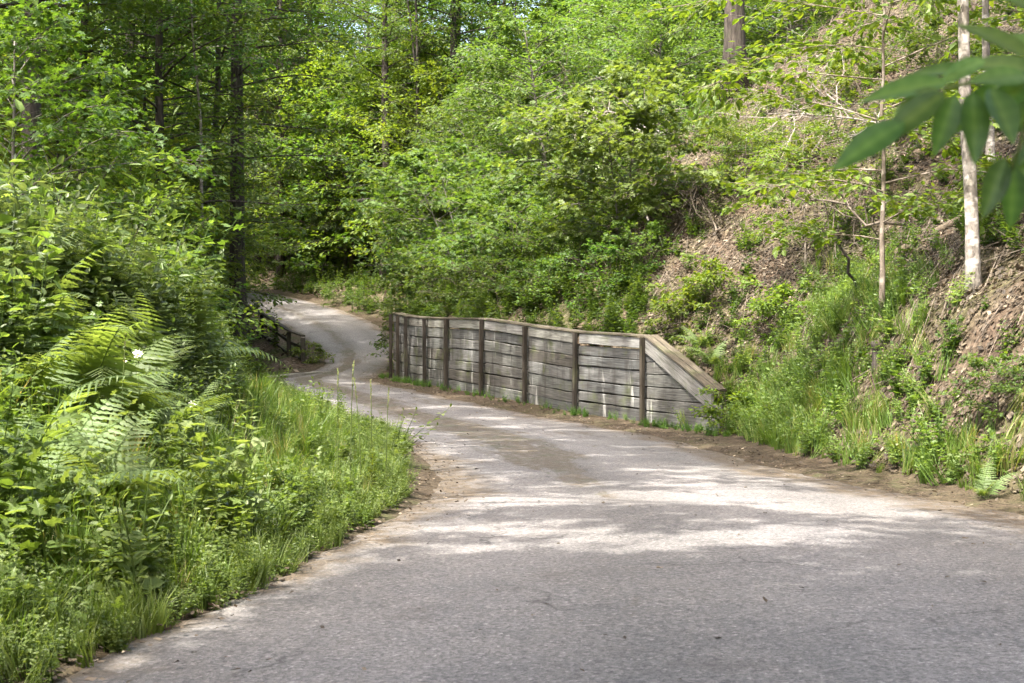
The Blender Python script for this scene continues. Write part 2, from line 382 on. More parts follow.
def land(x, y):
    x = np.atleast_1d(np.asarray(x, float)); y = np.atleast_1d(np.asarray(y, float))
    P = np.stack([x, y], 1)
    dT, yT = sdist(P, TOE); dR, yR = sdist(P, RR); dL, yL = sdist(P, LL)
    dL = -dL                                                   # positive to the left of the road
    z = zr(np.where(dT > 0, yT, np.where(dL > 0, yL, y)))
    n = wob(x, y, .9) * .5 + wob(x, y, 2.6, 3) * .22
    # right of the toe line
    s = .72 + (.22 - .72) * smooth((y - 42 - (x + 4) * 1.2) / 25)
    early = smooth((y - 39.5) / 4)
    open_ = (1.5 * (1 - early) + .35 * early) * smooth(dT / 1.7) + s * np.maximum(dT - 1.1, 0) + .03
    wt = np.interp(yT, [w[1] for w in WX], WTOP) - z
    wall = np.where(dT < .2, .02, .02 + (wt - .12) * smooth((dT - .2) / .28)) + s * np.maximum(dT - .55, 0)
    w = smooth((yT - 23.2) / .8) * (1 - smooth((yT - 39.0) / .9))
    hr = open_ * (1 - w) + wall * w + n * np.clip((dT - .5) * .22, 0, .5)
    hr = np.where(hr > 24, 24 + (hr - 24) * .15, hr)
    # left of the road
    A = 1 - smooth((yL - 25) / 8)
    B = smooth((yL - 30) / 5) * (1 - smooth((yL - 53) / 5))
    C = smooth((yL - 53) / 6)
    m = .10 * smooth(dL / .5) + 1.9 * smooth((dL - .7) / 4.0) * (1 - .45 * smooth((yL - 17) / 9)) + .03 * np.maximum(dL - 5, 0)
    rv = .05 * smooth(dL / .3) - 2.0 * smooth((dL - .9) / 3.5) + .17 * np.maximum(dL - 9, 0)
    fr = .03 + .10 * dL
    hl = A * m + B * rv + np.clip(1 - A - B, 0, 1) * fr + n * np.clip(dL * .15, 0, .35)
    far = .17 * np.maximum(y - 62, 0) * smooth((-x - 6) / 10)
    mid = np.where((dR < 0) & (dL < 0), -.07 + .06 * smooth(1 - np.minimum(-dR, -dL) / .35), .005)
    h = np.where(dT > 0, hr, np.where(dL > 0, hl, mid))
    return z + h + np.where(dT > 0, 0, 0) + np.where((dT > 0) | (dL > 0), 0, 0), dT, dL, dR

def zland(x, y): return land(x, y)[0]
def at(px, Y, dz=0.0):
    x = (px - 512) / F * Y
    return (float(x), float(Y), float(zland(x, Y)[0] + dz))

def axis(parts):
    return np.unique(np.round(np.concatenate([np.arange(a, b, s) for a, b, s in parts]), 4))
gx = axis([(-400, -90, 40), (-90, -40, 5), (-40, -13, .6), (-13, 13, .2), (13, 45, .6), (45, 100, 5), (100, 401, 40)])
gy = axis([(-200, -20, 30), (-20, 3, .8), (3, 46, .2), (46, 80, .45), (80, 140, 1.2), (140, 200, 6), (200, 601, 50)])
GX, GY = np.meshgrid(gx, gy)
gz, gT, gL, gR = land(GX.ravel(), GY.ravel())
nx, ny = len(gx), len(gy)
g = Geo(); i = np.arange(ny - 1)[:, None] * nx; j = np.arange(nx - 1)[None]
g.add(np.stack([GX.ravel(), GY.ravel(), gz], 1), np.stack([i + j, i + j + 1, i + j + 1 + nx, i + j + nx], -1).reshape(-1, 4))
me = g.mesh('ground', GROUND, True)
def fattr(me, name, val):
    a = me.attributes.new(name, 'FLOAT', 'POINT'); a.data.foreach_set('value', np.asarray(val, np.float32))
fattr(me, 'shoulder', np.clip(1 - np.minimum(np.where(gT > 0, gT, 99), np.where(gL > 0, gL, np.where(gT <= 0, 0, 99))) / .5, 0, 1))
fattr(me, 'green', np.where(gL > 0, .9, np.where(gT > 0, .35, .6)))
tag(link('ground', me), 'sloping woodland ground under dry leaves and moss', 'ground', None, 'structure')

# ------------------------------------------------------------------ road
pl = catmull([p[0] for p in PAIRS], 1); pr = catmull([p[1] for p in PAIRS], 1)
rows = []
for (a0, b0), (a1, b1) in zip(PAIRS[:-1], PAIRS[1:]):
    pass
def pair_curve(k):
    P = np.asarray([p[k] for p in PAIRS], float); P = np.vstack([2 * P[0] - P[1], P, 2 * P[-1] - P[-2]]); out = []
    for i in range(1, len(P) - 2):
        t = np.linspace(0, 1, 12, endpoint=False)[:, None]
        a, b, c, d = P[i - 1], P[i], P[i + 1], P[i + 2]
        out.append(.5 * (2 * b + (c - a) * t + (2 * a - 5 * b + 4 * c - d) * t ** 2 + (3 * b - a - 3 * c + d) * t ** 3))
    return np.vstack(out)
cl, cr = pair_curve(0), pair_curve(1)
cl = cl + (wob(cl[:, 0], cl[:, 1], 3.1, 2) * .07 + R.normal(0, .025, len(cl)))[:, None] * np.array([1, 0]); cr = cr + (wob(cr[:, 0], cr[:, 1], 2.7, 5) * .08 + R.normal(0, .03, len(cr)))[:, None] * np.array([1, 0])
NU = 29
us = np.linspace(-.05, 1.05, NU)
Pc = cl[:, None] * (1 - us)[None, :, None] + cr[:, None] * us[None, :, None]
wid = np.linalg.norm(cr - cl, axis=1)
alen = np.concatenate([[0], np.cumsum(np.linalg.norm(np.diff((cl + cr) / 2, axis=0), axis=1))])
edge_d = np.minimum(us[None], 1 - us[None]) * wid[:, None]
zz = zr(Pc[..., 1]) + .045 * (1 - (2 * us - 1) ** 2)[None] - .022 + wob(Pc[..., 0], Pc[..., 1], 1.3) * .010
zz = np.where(edge_d < 0, zz - .05, zz)
g = Geo(); n = len(cl)
i = np.arange(n - 1)[:, None] * NU; j = np.arange(NU - 1)[None]
g.add(np.concatenate([Pc, zz[..., None]], -1).reshape(-1, 3), np.stack([i + j, i + j + 1, i + j + 1 + NU, i + j + NU], -1).reshape(-1, 4))
me = g.mesh('road', ROAD, True)
fattr(me, 'across', np.broadcast_to(us[None], (n, NU)).ravel())
fattr(me, 'along', Pc[..., 1].ravel())
fattr(me, 'edge', edge_d.ravel())
dl = np.interp(Pc[..., 1], [0, 7, 11, 14, 19, 26], [.40, .42, .60, .8, .5, .35]); dr = np.interp(Pc[..., 1], [0, 8, 12, 17, 24, 40], [1.5, 1.3, .9, .75, .55, .5])
fattr(me, 'drift', np.where(us[None] < .5, dl, dr).ravel())
tag(link('road', me), 'worn grey asphalt lane bending through the woods', 'road', None, 'structure')

# ------------------------------------------------------------------ boards and posts
def board(g, uvr, A, B, t0, t1, b0, b1, dep, nrm, tint, off=0.0, cuts=7, rag=.004):
    """a plank from A to B (x,y), bottom b0..b1, top t0..t1, its face off metres in front of the line"""
    A = np.asarray(A, float); B = np.asarray(B, float); nrm = np.asarray(nrm, float)
    s = np.linspace(0, 1, cuts); L = np.linalg.norm(B - A)
    top = t0 + (t1 - t0) * s + R.normal(0, rag, cuts); bot = b0 + (b1 - b0) * s + R.normal(0, rag, cuts)
    xy = A[None] + (B - A)[None] * s[:, None]
    o = off + R.normal(0, .003, cuts)
    f = xy + nrm[None] * o[:, None]; k = xy + nrm[None] * (o - dep)[:, None]
    bev = min(.012, dep * .3)
    ring = [np.c_[f - nrm * bev, top], np.c_[f, top - bev], np.c_[f, bot + bev], np.c_[f - nrm * bev, bot], np.c_[k, bot], np.c_[k, top]]
    v = np.stack(ring, 1).reshape(-1, 3); m = 6; q = []
    for a in range(cuts - 1):
        for c in range(m):
            q.append([a * m + c, a * m + (c + 1) % m, (a + 1) * m + (c + 1) % m, (a + 1) * m + c])
    e = (cuts - 1) * m
    q += [[0, 5, 2, 1], [5, 4, 3, 2], [e, e + 1, e + 2, e + 5], [e + 5, e + 2, e + 3, e + 4]]
    g.add(v, np.array(q)[:, ::-1], None, tint)
    h = (t0 + t1 - b0 - b1) / 2
    vv = np.array([h, h, 0, 0, -dep, h + dep])
    uvr.append(np.stack([np.repeat(s * L, m), np.tile(vv, cuts)], 1))

def board_mesh(name, g, uvr, mat):
    me = g.mesh(name, mat)
    uv = np.concatenate(uvr); fattr(me, 'pu', uv[:, 0]); fattr(me, 'pv', uv[:, 1]); return me

def bar(g, uvr, A, B, w, d, tint, cuts=2, up=(0, 0, 1)):
    """a squared timber from point A to point B"""
    A = np.asarray(A, float); B = np.asarray(B, float); T = norm(B - A); up = np.asarray(up, float)
    S = norm(np.cross(T, up)); U = np.cross(S, T); L = np.linalg.norm(B - A); c = .15
    prof = [(-.5, -.5 + c), (-.5 + c, -.5), (.5 - c, -.5), (.5, -.5 + c), (.5, .5 - c), (.5 - c, .5), (-.5 + c, .5), (-.5, .5 - c)]
    v = []; uv = []
    for s in np.linspace(0, 1, cuts):
        for (a, b) in prof:
            v.append(A + (B - A) * s + S * a * w + U * b * d + R.normal(0, .002, 3)); uv.append((s * L, (a + b) * (w + d) * .5))
    q = [[k * 8 + i, k * 8 + (i + 1) % 8, (k + 1) * 8 + (i + 1) % 8, (k + 1) * 8 + i] for k in range(cuts - 1) for i in range(8)]
    e = (cuts - 1) * 8
    q += [[7, 2, 1, 0], [7, 6, 3, 2], [6, 5, 4, 3], [e, e + 1, e + 2, e + 7], [e + 2, e + 3, e + 6, e + 7], [e + 3, e + 4, e + 5, e + 6]]
    g.add(v, q, None, tint); uvr.append(np.array(uv))

wx = np.array(WX); wbase = zr(wx[:, 1]); wtop = np.array(WTOP)
wall = empty('retaining_wall', (0, 0, 0))
tag(wall, 'weathered grey timber retaining wall curving along the right side of the road', 'retaining wall')
NB = len(wx) - 1
for k in range(NB):
    A, B = wx[k], wx[k + 1]; d = norm(B - A); nrm = np.array([-d[1], d[0]])
    if k == 0:                                                   # the wing that slopes down into the bank
        g, u = Geo(), []
        nrow = 6; hB = (wtop[1] - .22 - wbase[1]) / nrow
        for r in range(nrow):
            b0 = wbase[1] - .12 + r * hB + .12 * (r > 0) * 0; t = wbase[1] + (r + 1) * hB - R.uniform(.006, .02)
            # where the fascia cuts the row off
            zc = wtop[0] - .22 + (wtop[1] - wtop[0]) * 0
            f = np.clip((wbase[1] + r * hB - (wtop[0] - .33)) / (wtop[1] - wtop[0]), -.12, .97)
            a = A + (B - A) * f
            if f > .93: continue
            board(g, u, a, B - d * .02, t, t, b0 if r == 0 else wbase[1] + r * hB, b0 if r == 0 else wbase[1] + r * hB, .05, nrm, R.uniform(.2, .8), R.uniform(-.012, .008), 6)
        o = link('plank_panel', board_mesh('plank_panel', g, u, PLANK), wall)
        g, u = Geo(), []
        board(g, u, A - d * .06, B - d * .03, wtop[0] - .08, wtop[1], wtop[0] - .38, wtop[1] - .28, .05, nrm, .85, .035, 8)
        link('fascia_board', board_mesh('fascia_board', g, u, FASCIA), wall)
        g, u = Geo(), []
        for off, wd in ((-.02, .14), (-.17, .14)):
            bar(g, u, (*(A - d * .1 + nrm * off), wtop[0] - .02), (*(B + nrm * off), wtop[1] + .035), wd, .045, .6, 6)
        link('cap_board', board_mesh('cap_board', g, u, CAPW), wall)
        continue
    g, u = Geo(), []
    nrow = 6
    cutsz = np.cumsum(np.r_[0, R.uniform(.8, 1.2, nrow)]); cutsz /= cutsz[-1]
    for r in range(nrow):
        lo = [wbase[k] - .15, wbase[k + 1] - .15] if r == 0 else [wbase[k] + cutsz[r] * (wtop[k] - .2 - wbase[k]), wbase[k + 1] + cutsz[r] * (wtop[k + 1] - .2 - wbase[k + 1])]
        hi = [wbase[k] + cutsz[r + 1] * (wtop[k] - .2 - wbase[k]), wbase[k + 1] + cutsz[r + 1] * (wtop[k + 1] - .2 - wbase[k + 1])]
        gap = R.uniform(.006, .022); jit = R.normal(0, .008)
        board(g, u, A + d * .01, B - d * .01, hi[0] - gap, hi[1] - gap + jit, lo[0], lo[1], .05, nrm, R.uniform(.0, 1.0), R.uniform(-.018, .010), 9, .005)
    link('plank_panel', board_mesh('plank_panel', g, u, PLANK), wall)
    g, u = Geo(), []
    board(g, u, A + d * .06, B - d * .06, wtop[k], wtop[k + 1], wtop[k] - .2, wtop[k + 1] - .2, .05, nrm, R.uniform(.45, 1), .02, 7)
    link('fascia_board', board_mesh('fascia_board', g, u, FASCIA), wall)
    g, u = Geo(), []
    for off in (-.03, -.185):
        bar(g, u, (*(A + nrm * off), wtop[k] + .028), (*(B + nrm * off), wtop[k + 1] + .028), .145, .04, R.uniform(.3, .8), 5)
    link('cap_board', board_mesh('cap_board', g, u, CAPW), wall)
for k in range(1, NB + 1):
    d = norm(wx[min(k + 1, NB)] - wx[k - 1]); nrm = np.array([-d[1], d[0]])
    g, u = Geo(), []; p = wx[k] + nrm * .085
    lean = R.normal(0, .012, 2)
    bar(g, u, (*p, wbase[k] - .3), (*(p + lean), wtop[k] + .005), .066, .09, R.uniform(.2, .8), 6, (nrm[0], nrm[1], 0))
    link('post', board_mesh('post', g, u, POST), wall)

# wooden guard fence by the little bridge
fence = empty('wooden_fence', (0, 0, 0))
tag(fence, 'dark post and rail fence guarding the creek beside the far bend', 'fence')
fp = [np.array([(px - 512) / F * Y, Y]) for px, Y in ((303, 43.2), (289, 44.8), (276, 47), (262, 49.2), (247, 51.4))]
ft = [1.62, 1.80, 2.10, 2.42, 2.74]
for k, (p, t) in enumerate(zip(fp, ft)):
    g, u = Geo(), []
    bar(g, u, (*p, min(float(zland(*p)[0]) - .2, t - 1.3)), (*p, t - .06), .13, .13, R.uniform(.2, .7), 4, (0, 1, 0))
    link('fence_post', board_mesh('fence_post', g, u, RAIL), fence)
for dz, w, h, off in ((0, .14, .06, .0), (-.40, .05, .10, .09), (-.80, .05, .10, .09)):
    for k in range(len(fp) - 1):
        g, u = Geo(), []
        bar(g, u, (fp[k][0] + off, fp[k][1] - off, ft[k] + dz), (fp[k + 1][0] + off, fp[k + 1][1] - off, ft[k + 1] + dz), w, h, R.uniform(.2, .9), 5)
        link('rail', board_mesh('rail', g, u, RAIL), fence)

# concrete edge of the culvert
g, u = Geo(), []
A = np.array([-7.6, 38.4]); B = np.array([-6.0, 41.3]); e0 = np.array([(330 - 512) / F * 41.2, 41.2])
board(g, u, (-7.2, 38.9), (-5.5, 41.4), .47, .60, -.6, -.5, .3, norm(np.array([-.83, .55])), .5, .0, 8, .01)
tag(link('concrete_kerb', board_mesh('concrete_kerb', g, u, CONC)), 'low stained concrete kerb on the culvert edge below the fence', 'kerb')

# ------------------------------------------------------------------ trees
def leafy(P, D, rng, droop=.25, jit=.35):
    n = len(P)
    D = D + np.c_[np.zeros((n, 2)), np.full(n, -droop)] + rng.normal(0, .18, (n, 3))
    N = np.c_[rng.normal(0, jit, (n, 2)), np.ones(n)]
    return D, N

def spray(g_leaf, g_twig, B, D, L, rng, size, tpl, gap, twig_r=.004, sub=True, droop=.25, jit=.35, keep=None):
    """flat leafy sprays on branchlets that start at B, run along D for L"""
    if keep is not None:
        k = keep(B + D * (L * .5)[:, None]); B, D, L = B[k], D[k], L[k]
    if sub:                                                       # alternate side twigs
        k = 5
        n = len(B)
        s = (np.arange(k) + .6) / k
        P = (B[:, None] + D[:, None] * (L[:, None] * s[None])[..., None]).reshape(-1, 3)
        sg = np.tile(np.where(np.arange(k) % 2, 1, -1), n)
        ang = sg * rng.uniform(.6, 1.0, n * k)
        Dn = norm(rotz(np.repeat(D, k, 0), ang) + rng.normal(0, .22, (n * k, 3)))
        Ln = np.repeat(L, k) * np.tile(.55 * (1 - .55 * s), n) * rng.uniform(.7, 1.2, n * k)
        sticks(g_twig, B, B + D * L[:, None], twig_r, twig_r * .4)
        B = np.concatenate([P, B + D * (L * .6)[:, None]]); D = np.concatenate([Dn, D]); L = np.concatenate([Ln, L * .45])
    if keep is not None:
        k = keep(B + D * (L * .5)[:, None]); B, D, L = B[k], D[k], L[k]
    sticks(g_twig, B, B + D * L[:, None], twig_r * .55, twig_r * .25)
    m = np.maximum(2, (L / gap).astype(int)); idx = np.repeat(np.arange(len(B)), m)
    j = np.concatenate([np.arange(a) for a in m]); f = (j + .8) / m[idx]
    P = B[idx] + D[idx] * (L[idx] * f)[:, None]
    P[:, 2] -= .12 * L[idx] * f * f
    sg = np.where(j % 2, 1, -1) * rng.uniform(.5, 1.1, len(j)); sg = np.where(f > .93, 0, sg)
    DD, N = leafy(P, rotz(D[idx], sg), rng, droop, jit)
    P = P + rng.normal(0, size * .3, P.shape)
    S = size * rng.uniform(.65, 1.2, len(P)) * (1.05 - .3 * f)
    if keep is not None:
        k = keep(P); P, DD, N, S = P[k], DD[k], N[k], S[k]
    # tint runs in clumps: whole twigs share most of it
    tt = np.clip(rng.normal(.5, .17, len(B))[idx] + rng.normal(0, .13, len(j)), 0, 1)
    if keep is not None: tt = tt[k]
    leaves(g_leaf, P, DD, N, S, tpl, tt, rng)

def make_tree(seed, H, r0, limb0, nl, LL_, size=.1, gap=.07, nsec=9, up=.5, droop=.15, lean=(0, 0), wander=.02, tpl=OVATE, stems=1,
              shape='round', tier=.30, curl=1.0, keep=None, origin=(0, 0, 0), sub=True, jit=.55, sides=9, fork=False, flare=True):
    """trunk geometry (with its limbs) and crown geometry"""
    rng = np.random.default_rng(seed); gt, gl = Geo(), Geo()
    B, D, L = [], [], []
    for st in range(stems):
        az0 = rng.uniform(0, 2 * PI); sp = 0 if stems == 1 else rng.uniform(.12, .34)
        n = 12; t = np.linspace(0, 1, n); Hs = H * (1 if stems == 1 else rng.uniform(.7, 1.05))
        w = np.cumsum(rng.normal(0, wander * H / 6, (n, 2)), 0) * t[:, None]
        pts = np.c_[(lean[0] + sp * math.cos(az0)) * H * t + w[:, 0], (lean[1] + sp * math.sin(az0)) * H * t + w[:, 1], Hs * t - .25 * (1 - t)]
        rad = r0 * (1 - .82 * t) * (1 if stems == 1 else .65)
        if flare: rad = rad * (1 + .55 * np.exp(-t * 16))
        tube(gt, pts, rad, sides, .5, .05)
        if fork:
            a = int(n * .55); q = pts[a:] + np.c_[(t[a:] - t[a]) * H * .10, (t[a:] - t[a]) * H * .02, np.zeros(n - a)]
            tube(gt, q, rad[a:] * .85, 6, .5, .05)
        nk = nl // stems
        for i in range(nk):
            f = limb0 + (1 - limb0) * ((i + rng.uniform(.1, .9)) / nk) ** .95
            p = np.array([np.interp(f, t, pts[:, c]) for c in range(3)]); rt = np.interp(f, t, rad)
            az = i * 2.4 + rng.normal(0, .4) + st
            ff = (f - limb0) / (1 - limb0)
            prof = {'round': .45 + .75 * math.sin(PI * min(1, .18 + .8 * ff)), 'cone': 1.1 * (1 - .85 * ff), 'flat': .8 + .3 * math.sin(PI * ff), 'vase': .5 + .6 * ff}[shape]
            if shape != 'cone' and ff > .85: prof *= .7
            Ln = LL_ * prof * rng.uniform(.65, 1.2)
            e0 = up * (.4 + .9 * ff) + rng.normal(0, .12); m = 6; s = np.linspace(0, 1, m)
            el = e0 - (e0 + droop) * s ** 1.3
            azs = az + rng.normal(0, .35) * s + .22 * curl * np.sin(s * rng.uniform(4, 8) + rng.uniform(0, 6)) * s; el = el + .16 * curl * np.sin(s * rng.uniform(4, 9) + rng.uniform(0, 6)) * s
            dirs = np.stack([np.cos(el) * np.cos(azs), np.cos(el) * np.sin(azs), np.sin(el)], 1)
            lp = p + np.concatenate([[[0, 0, 0]], np.cumsum(dirs[:-1] * Ln / (m - 1), 0)])
            rl = min(rt * .5, (.008 + .009 * Ln) * min(1, .25 + r0 * 5))
            tube(gt, lp, rl * (1 - .85 * s) + .002, 5, .5, 0, False)
            for c in range(nsec):
                sf = .18 + .8 * (c + rng.uniform(0, .8)) / nsec
                bp = np.array([np.interp(sf, s, lp[:, a]) for a in range(3)])
                k = min(m - 1, int(sf * (m - 1))); dd = dirs[k]
                sgn = 1 if c % 2 else -1
                dn = rotz(dd, sgn * rng.uniform(.5, 1.1)); dn[2] = dn[2] * .5 + rng.normal(.02 + tier * .25, tier)
                B.append(bp); D.append(dn); L.append(Ln * .42 * (1.05 - .6 * sf) * rng.uniform(.6, 1.25))
            B.append(lp[-2]); D.append(dirs[-1]); L.append(Ln * .28)
    B = np.array(B); D = norm(np.array(D)); L = np.array(L)
    org = np.asarray(origin, float)
    kp = (lambda P: keep(P + org)) if keep is not None else None
    spray(gl, gt, B, D, L, rng, size, tpl, gap, .004 if H > 3 else .003, sub, .25, jit, kp)
    return gt, gl

def make_conifer(seed, H, r0, limb0, nl, LL_, size=.075, lean=(0, 0)):
    rng = np.random.default_rng(seed); gt, gl = Geo(), Geo()
    n = 12; t = np.linspace(0, 1, n)
    pts = np.c_[lean[0] * H * t + np.cumsum(rng.normal(0, .03, n)), lean[1] * H * t + np.cumsum(rng.normal(0, .03, n)), H * t - .2 * (1 - t)]
    rad = r0 * (1 - .9 * t); tube(gt, pts, rad, 9, .5, .05)
    B, D, L = [], [], []
    for i in range(nl):
        f = limb0 + (1 - limb0) * (i + rng.uniform(0, 1)) / nl
        p = np.array([np.interp(f, t, pts[:, c]) for c in range(3)]); az = i * 2.4 + rng.normal(0, .3)
        ff = (f - limb0) / (1 - limb0); Ln = LL_ * (1.05 - .9 * ff) * rng.uniform(.55, 1.15)
        m = 6; s = np.linspace(0, 1, m); el = .15 - .55 * s + rng.normal(0, .1)
        dirs = np.stack([np.cos(el) * math.cos(az), np.cos(el) * math.sin(az), np.sin(el)], 1)
        lp = p + np.concatenate([[[0, 0, 0]], np.cumsum(dirs[:-1] * Ln / (m - 1), 0)])
        tube(gt, lp, .022 * (1 - .8 * s) + .003, 5, .5, 0, False)
        ns = int(6 + 9 * Ln / LL_)
        for c in range(ns):
            sf = .12 + .86 * (c + rng.uniform(0, .7)) / ns
            bp = np.array([np.interp(sf, s, lp[:, a]) for a in range(3)]); dd = dirs[min(m - 1, int(sf * 5))]
            dn = rotz(dd, (1 if c % 2 else -1) * rng.uniform(.6, 1.1)); dn[2] -= rng.uniform(.0, .35)
            B.append(bp); D.append(dn); L.append(Ln * .42 * (1.1 - .7 * sf) * rng.uniform(.6, 1.3))
    B = np.array(B); D = norm(np.array(D)); L = np.array(L)
    spray(gl, gt, B, D, L, rng, size, LANCE, .030, .005, True, .45, .6)
    return gt, gl

def tree_proto(name, parts, bark, leafm, crown='crown', trunk='trunk'):
    gt, gl = parts
    root = empty(name)
    link(trunk, gt.mesh(trunk, bark, True), root)
    link(crown, gl.mesh(crown, leafm), root)
    return root

PROTOS = {}
def proto(key, name, parts, bark, leafm, trunk='trunk', crown='crown'):
    PROTOS[key] = [tree_proto(name, parts, bark, leafm, crown, trunk), False]
def place(key, loc, label, cat='tree', group=None, rz=None, sc=1.0, tilt=(0, 0)):
    src, used = PROTOS[key]
    rz = R.uniform(0, 2 * PI) if rz is None else rz
    if not used:
        o = src; o.location = loc; o.rotation_euler = (tilt[0], tilt[1], rz)
        o.scale = (sc, sc, sc) if not isinstance(sc, tuple) else sc
        PROTOS[key][1] = True
    else:
        o = copy_thing(src, loc, rz, sc, tilt)
        for k in ('label', 'category', 'group'):
            if k in o.keys(): del o[k]
    return tag(o, label, cat, group)

SUN = norm(np.array([-.30, -.38, .875]))

# --- prototypes
proto('tallA', 'forest_tree', make_tree(11, 20, .26, .42, 46, 3.6, .19, .10, 9, .5, .1), BARK_DARK, LEAF_MID)
proto('tallB', 'forest_tree', make_tree(12, 19, .20, .10, 64, 3.2, .18, .10, 9, .45, .2), BARK_DARK, LEAF_BRIGHT)
proto('tallC', 'forest_tree', make_tree(13, 22, .32, .50, 36, 3.9, .19, .10, 9, .55, .1, wander=.012), BARK_DARK, LEAF_MID)
proto('tallD', 'forest_tree', make_tree(17, 19, .15, .32, 48, 3.8, .2, .09, 10, .45, .2), BARK_DARK, LEAF_MID)
proto('thin', 'slender_tree', make_tree(14, 14, .09, .2, 44, 2.2, .16, .09, 9, .45, .2, wander=.02), BARK_DARK, LEAF_BRIGHT)
proto('fork', 'slender_tree', make_tree(15, 15, .12, .42, 40, 2.2, .16, .09, 8, .45, .2, fork=True, wander=.012), BARK_DARK, LEAF_MID)
proto('pole', 'slender_tree', make_tree(16, 13, .08, .72, 16, 1.9, .15, .09, 8, .4, .2, wander=.03), BARK_PALE, LEAF_MID)
proto('underA', 'understory_maple', make_tree(21, 5.2, .06, .10, 46, 2.4, .155, .08, 10, .5, .15, shape='flat', tpl=MAPLE), BARK_GREY, LEAF_MID)
proto('underB', 'understory_maple', make_tree(22, 4.2, .05, .08, 42, 2.1, .15, .08, 10, .5, .2, shape='flat', tpl=MAPLE), BARK_DARK, LEAF_BRIGHT)
proto('underC', 'understory_maple', make_tree(23, 7.0, .08, .10, 54, 2.7, .17, .085, 10, .6, .2, shape='round'), BARK_DARK, LEAF_YELLOW)
proto('hemlock', 'hemlock_tree', make_conifer(31, 13, .17, .16, 90, 3.1, .13), BARK_BROWN, NEEDLE)

# --- trees one can point at: (proto, px, Y, scale, tilt, label)
named = [
    ('tallC', 28, 33, 1.0, (0, 0), 'thick dark grey trunk beyond the fern bank, the tree nearest the upper left corner'),
    ('tallC', 134, 47, .95, (0, .01), 'broad grey trunk half hidden by leaves, second thick trunk beyond the fern bank'),
    ('tallA', 238, 45, 1.12, (0, 0), 'thick brown trunk rising beside the far end of the dark rail fence'),
    ('pole', 205, 41, 1.0, (0, .14), 'pale thin leaning trunk in front of the hemlock'),
    ('thin', 145, 43, 1.0, (.02, .05), 'thin dark stem just right of the broad grey trunk on the left'),
    ('thin', 176, 54, 1.0, (0, .0), 'thin dark stem midway between the broad grey trunk and the brown trunk'),
    ('tallD', 207, 44, 1.0, (0, .02), 'slim dark trunk close to the left of the thick brown trunk'),
    ('tallB', 281, 69, .95, (0, 0), 'straight grey trunk rising out of the hemlock top behind the fence'),
    ('fork', 418, 60, 1.05, (0, 0), 'straight dark trunk forking near the top edge, above the far end of the wall'),
    ('tallB', 82, 42, 1.1, (0, 0), 'leafy grey trunk standing between the corner trunk and the broad grey trunk'),
    ('tallB', 160, 40, 1.0, (0, 0), 'dark leafy trunk just right of the broad grey trunk beyond the fern bank'),
    ('tallA', 457, 64, .85, (0, -.02), 'crooked dark trunk to the right of the forked trunk above the road bend'),
    ('pole', 363, 78, 1.1, (0, 0), 'pale slim trunk in the sunny gap far behind the road bend'),
    ('hemlock', 278, 71, 1.3, (0, 0), 'dull green feathery hemlock beyond the road bend, the larger of two'),
    ('hemlock', 352, 66, .85, (0, 0), 'smaller dull green hemlock over the place where the road disappears'),
    ('tallC', 735, 39, .95, (0, -.03), 'pale grey trunk high on the leafy slope above the timber wall'),
]
for key, px, Y, s, tl, lab in named:
    place(key, at(px, Y, -.1), lab, 'tree', None, None, s, tl)

def nth(k): return ['first', 'second', 'third', 'fourth', 'fifth', 'sixth', 'seventh', 'eighth', 'ninth', 'tenth', 'eleventh', 'twelfth'][k]

# understory maples whose leaves fill the middle distance; by zone, from left to right
zone = [('beyond the fern bank, layered green understory maple', [('underA', 12, 27, 1.2), ('underB', 70, 31, 1.3), ('underA', 105, 37, 1.25), ('underC', 160, 41, 1.0), ('underB', 165, 33, .8), ('underB', 40, 36, 1.5), ('underC', 130, 33, .95), ('underC', 60, 38, 1.35), ('underC', 150, 49, 1.2), ('underB', 108, 38, 1.4)]),
        ('far behind the fern bank, taller leafy understory maple', [('underC', 45, 45, 1.2), ('underA', 92, 52, 1.5), ('underC', 150, 58, 1.3), ('underB', 200, 62, 1.5), ('underC', 245, 73, 1.2), ('underA', 20, 50, 1.5), ('underB', 120, 46, 1.5), ('underA', 140, 48, 1.4), ('underC', 70, 60, 1.4), ('underC', 192, 60, .9), ('underC', 0, 58, 1.4), ('underC', 262, 74, 1.4), ('underC', 110, 49, 1.5), ('underC', 128, 53, 1.5), ('underC', 18, 43, 1.5)]),
        ('beside the far road bend, leafy understory maple', [('underB', 330, 71, 1.2), ('underA', 375, 68, 1.1), ('underC', 410, 72, 1.1), ('underB', 440, 66, 1.3), ('underA', 500, 62, 1.3), ('underC', 300, 75, 1.2), ('underC', 350, 80, 1.3), ('underC', 470, 72, 1.3), ('underA', 420, 58, .9), ('underC', 385, 64, 1.4), ('underC', 325, 68, 1.5), ('underC', 440, 60, 1.2)])]
marks = [(28, 33, 'the thick corner trunk'), (82, 42, 'the leafy grey trunk'), (134, 47, 'the broad grey trunk'), (178, 54, 'the thin dark stem'), (238, 45, 'the thick brown trunk'),
         (278, 71, 'the larger hemlock'), (352, 66, 'the smaller hemlock'), (418, 60, 'the forked trunk'), (457, 64, 'the crooked trunk'), (505, 70, 'the slope trees')]
tone = {'underA': 'mid green flat layered', 'underB': 'low bright green layered', 'underC': 'tall yellow green'}
used_labels = {}
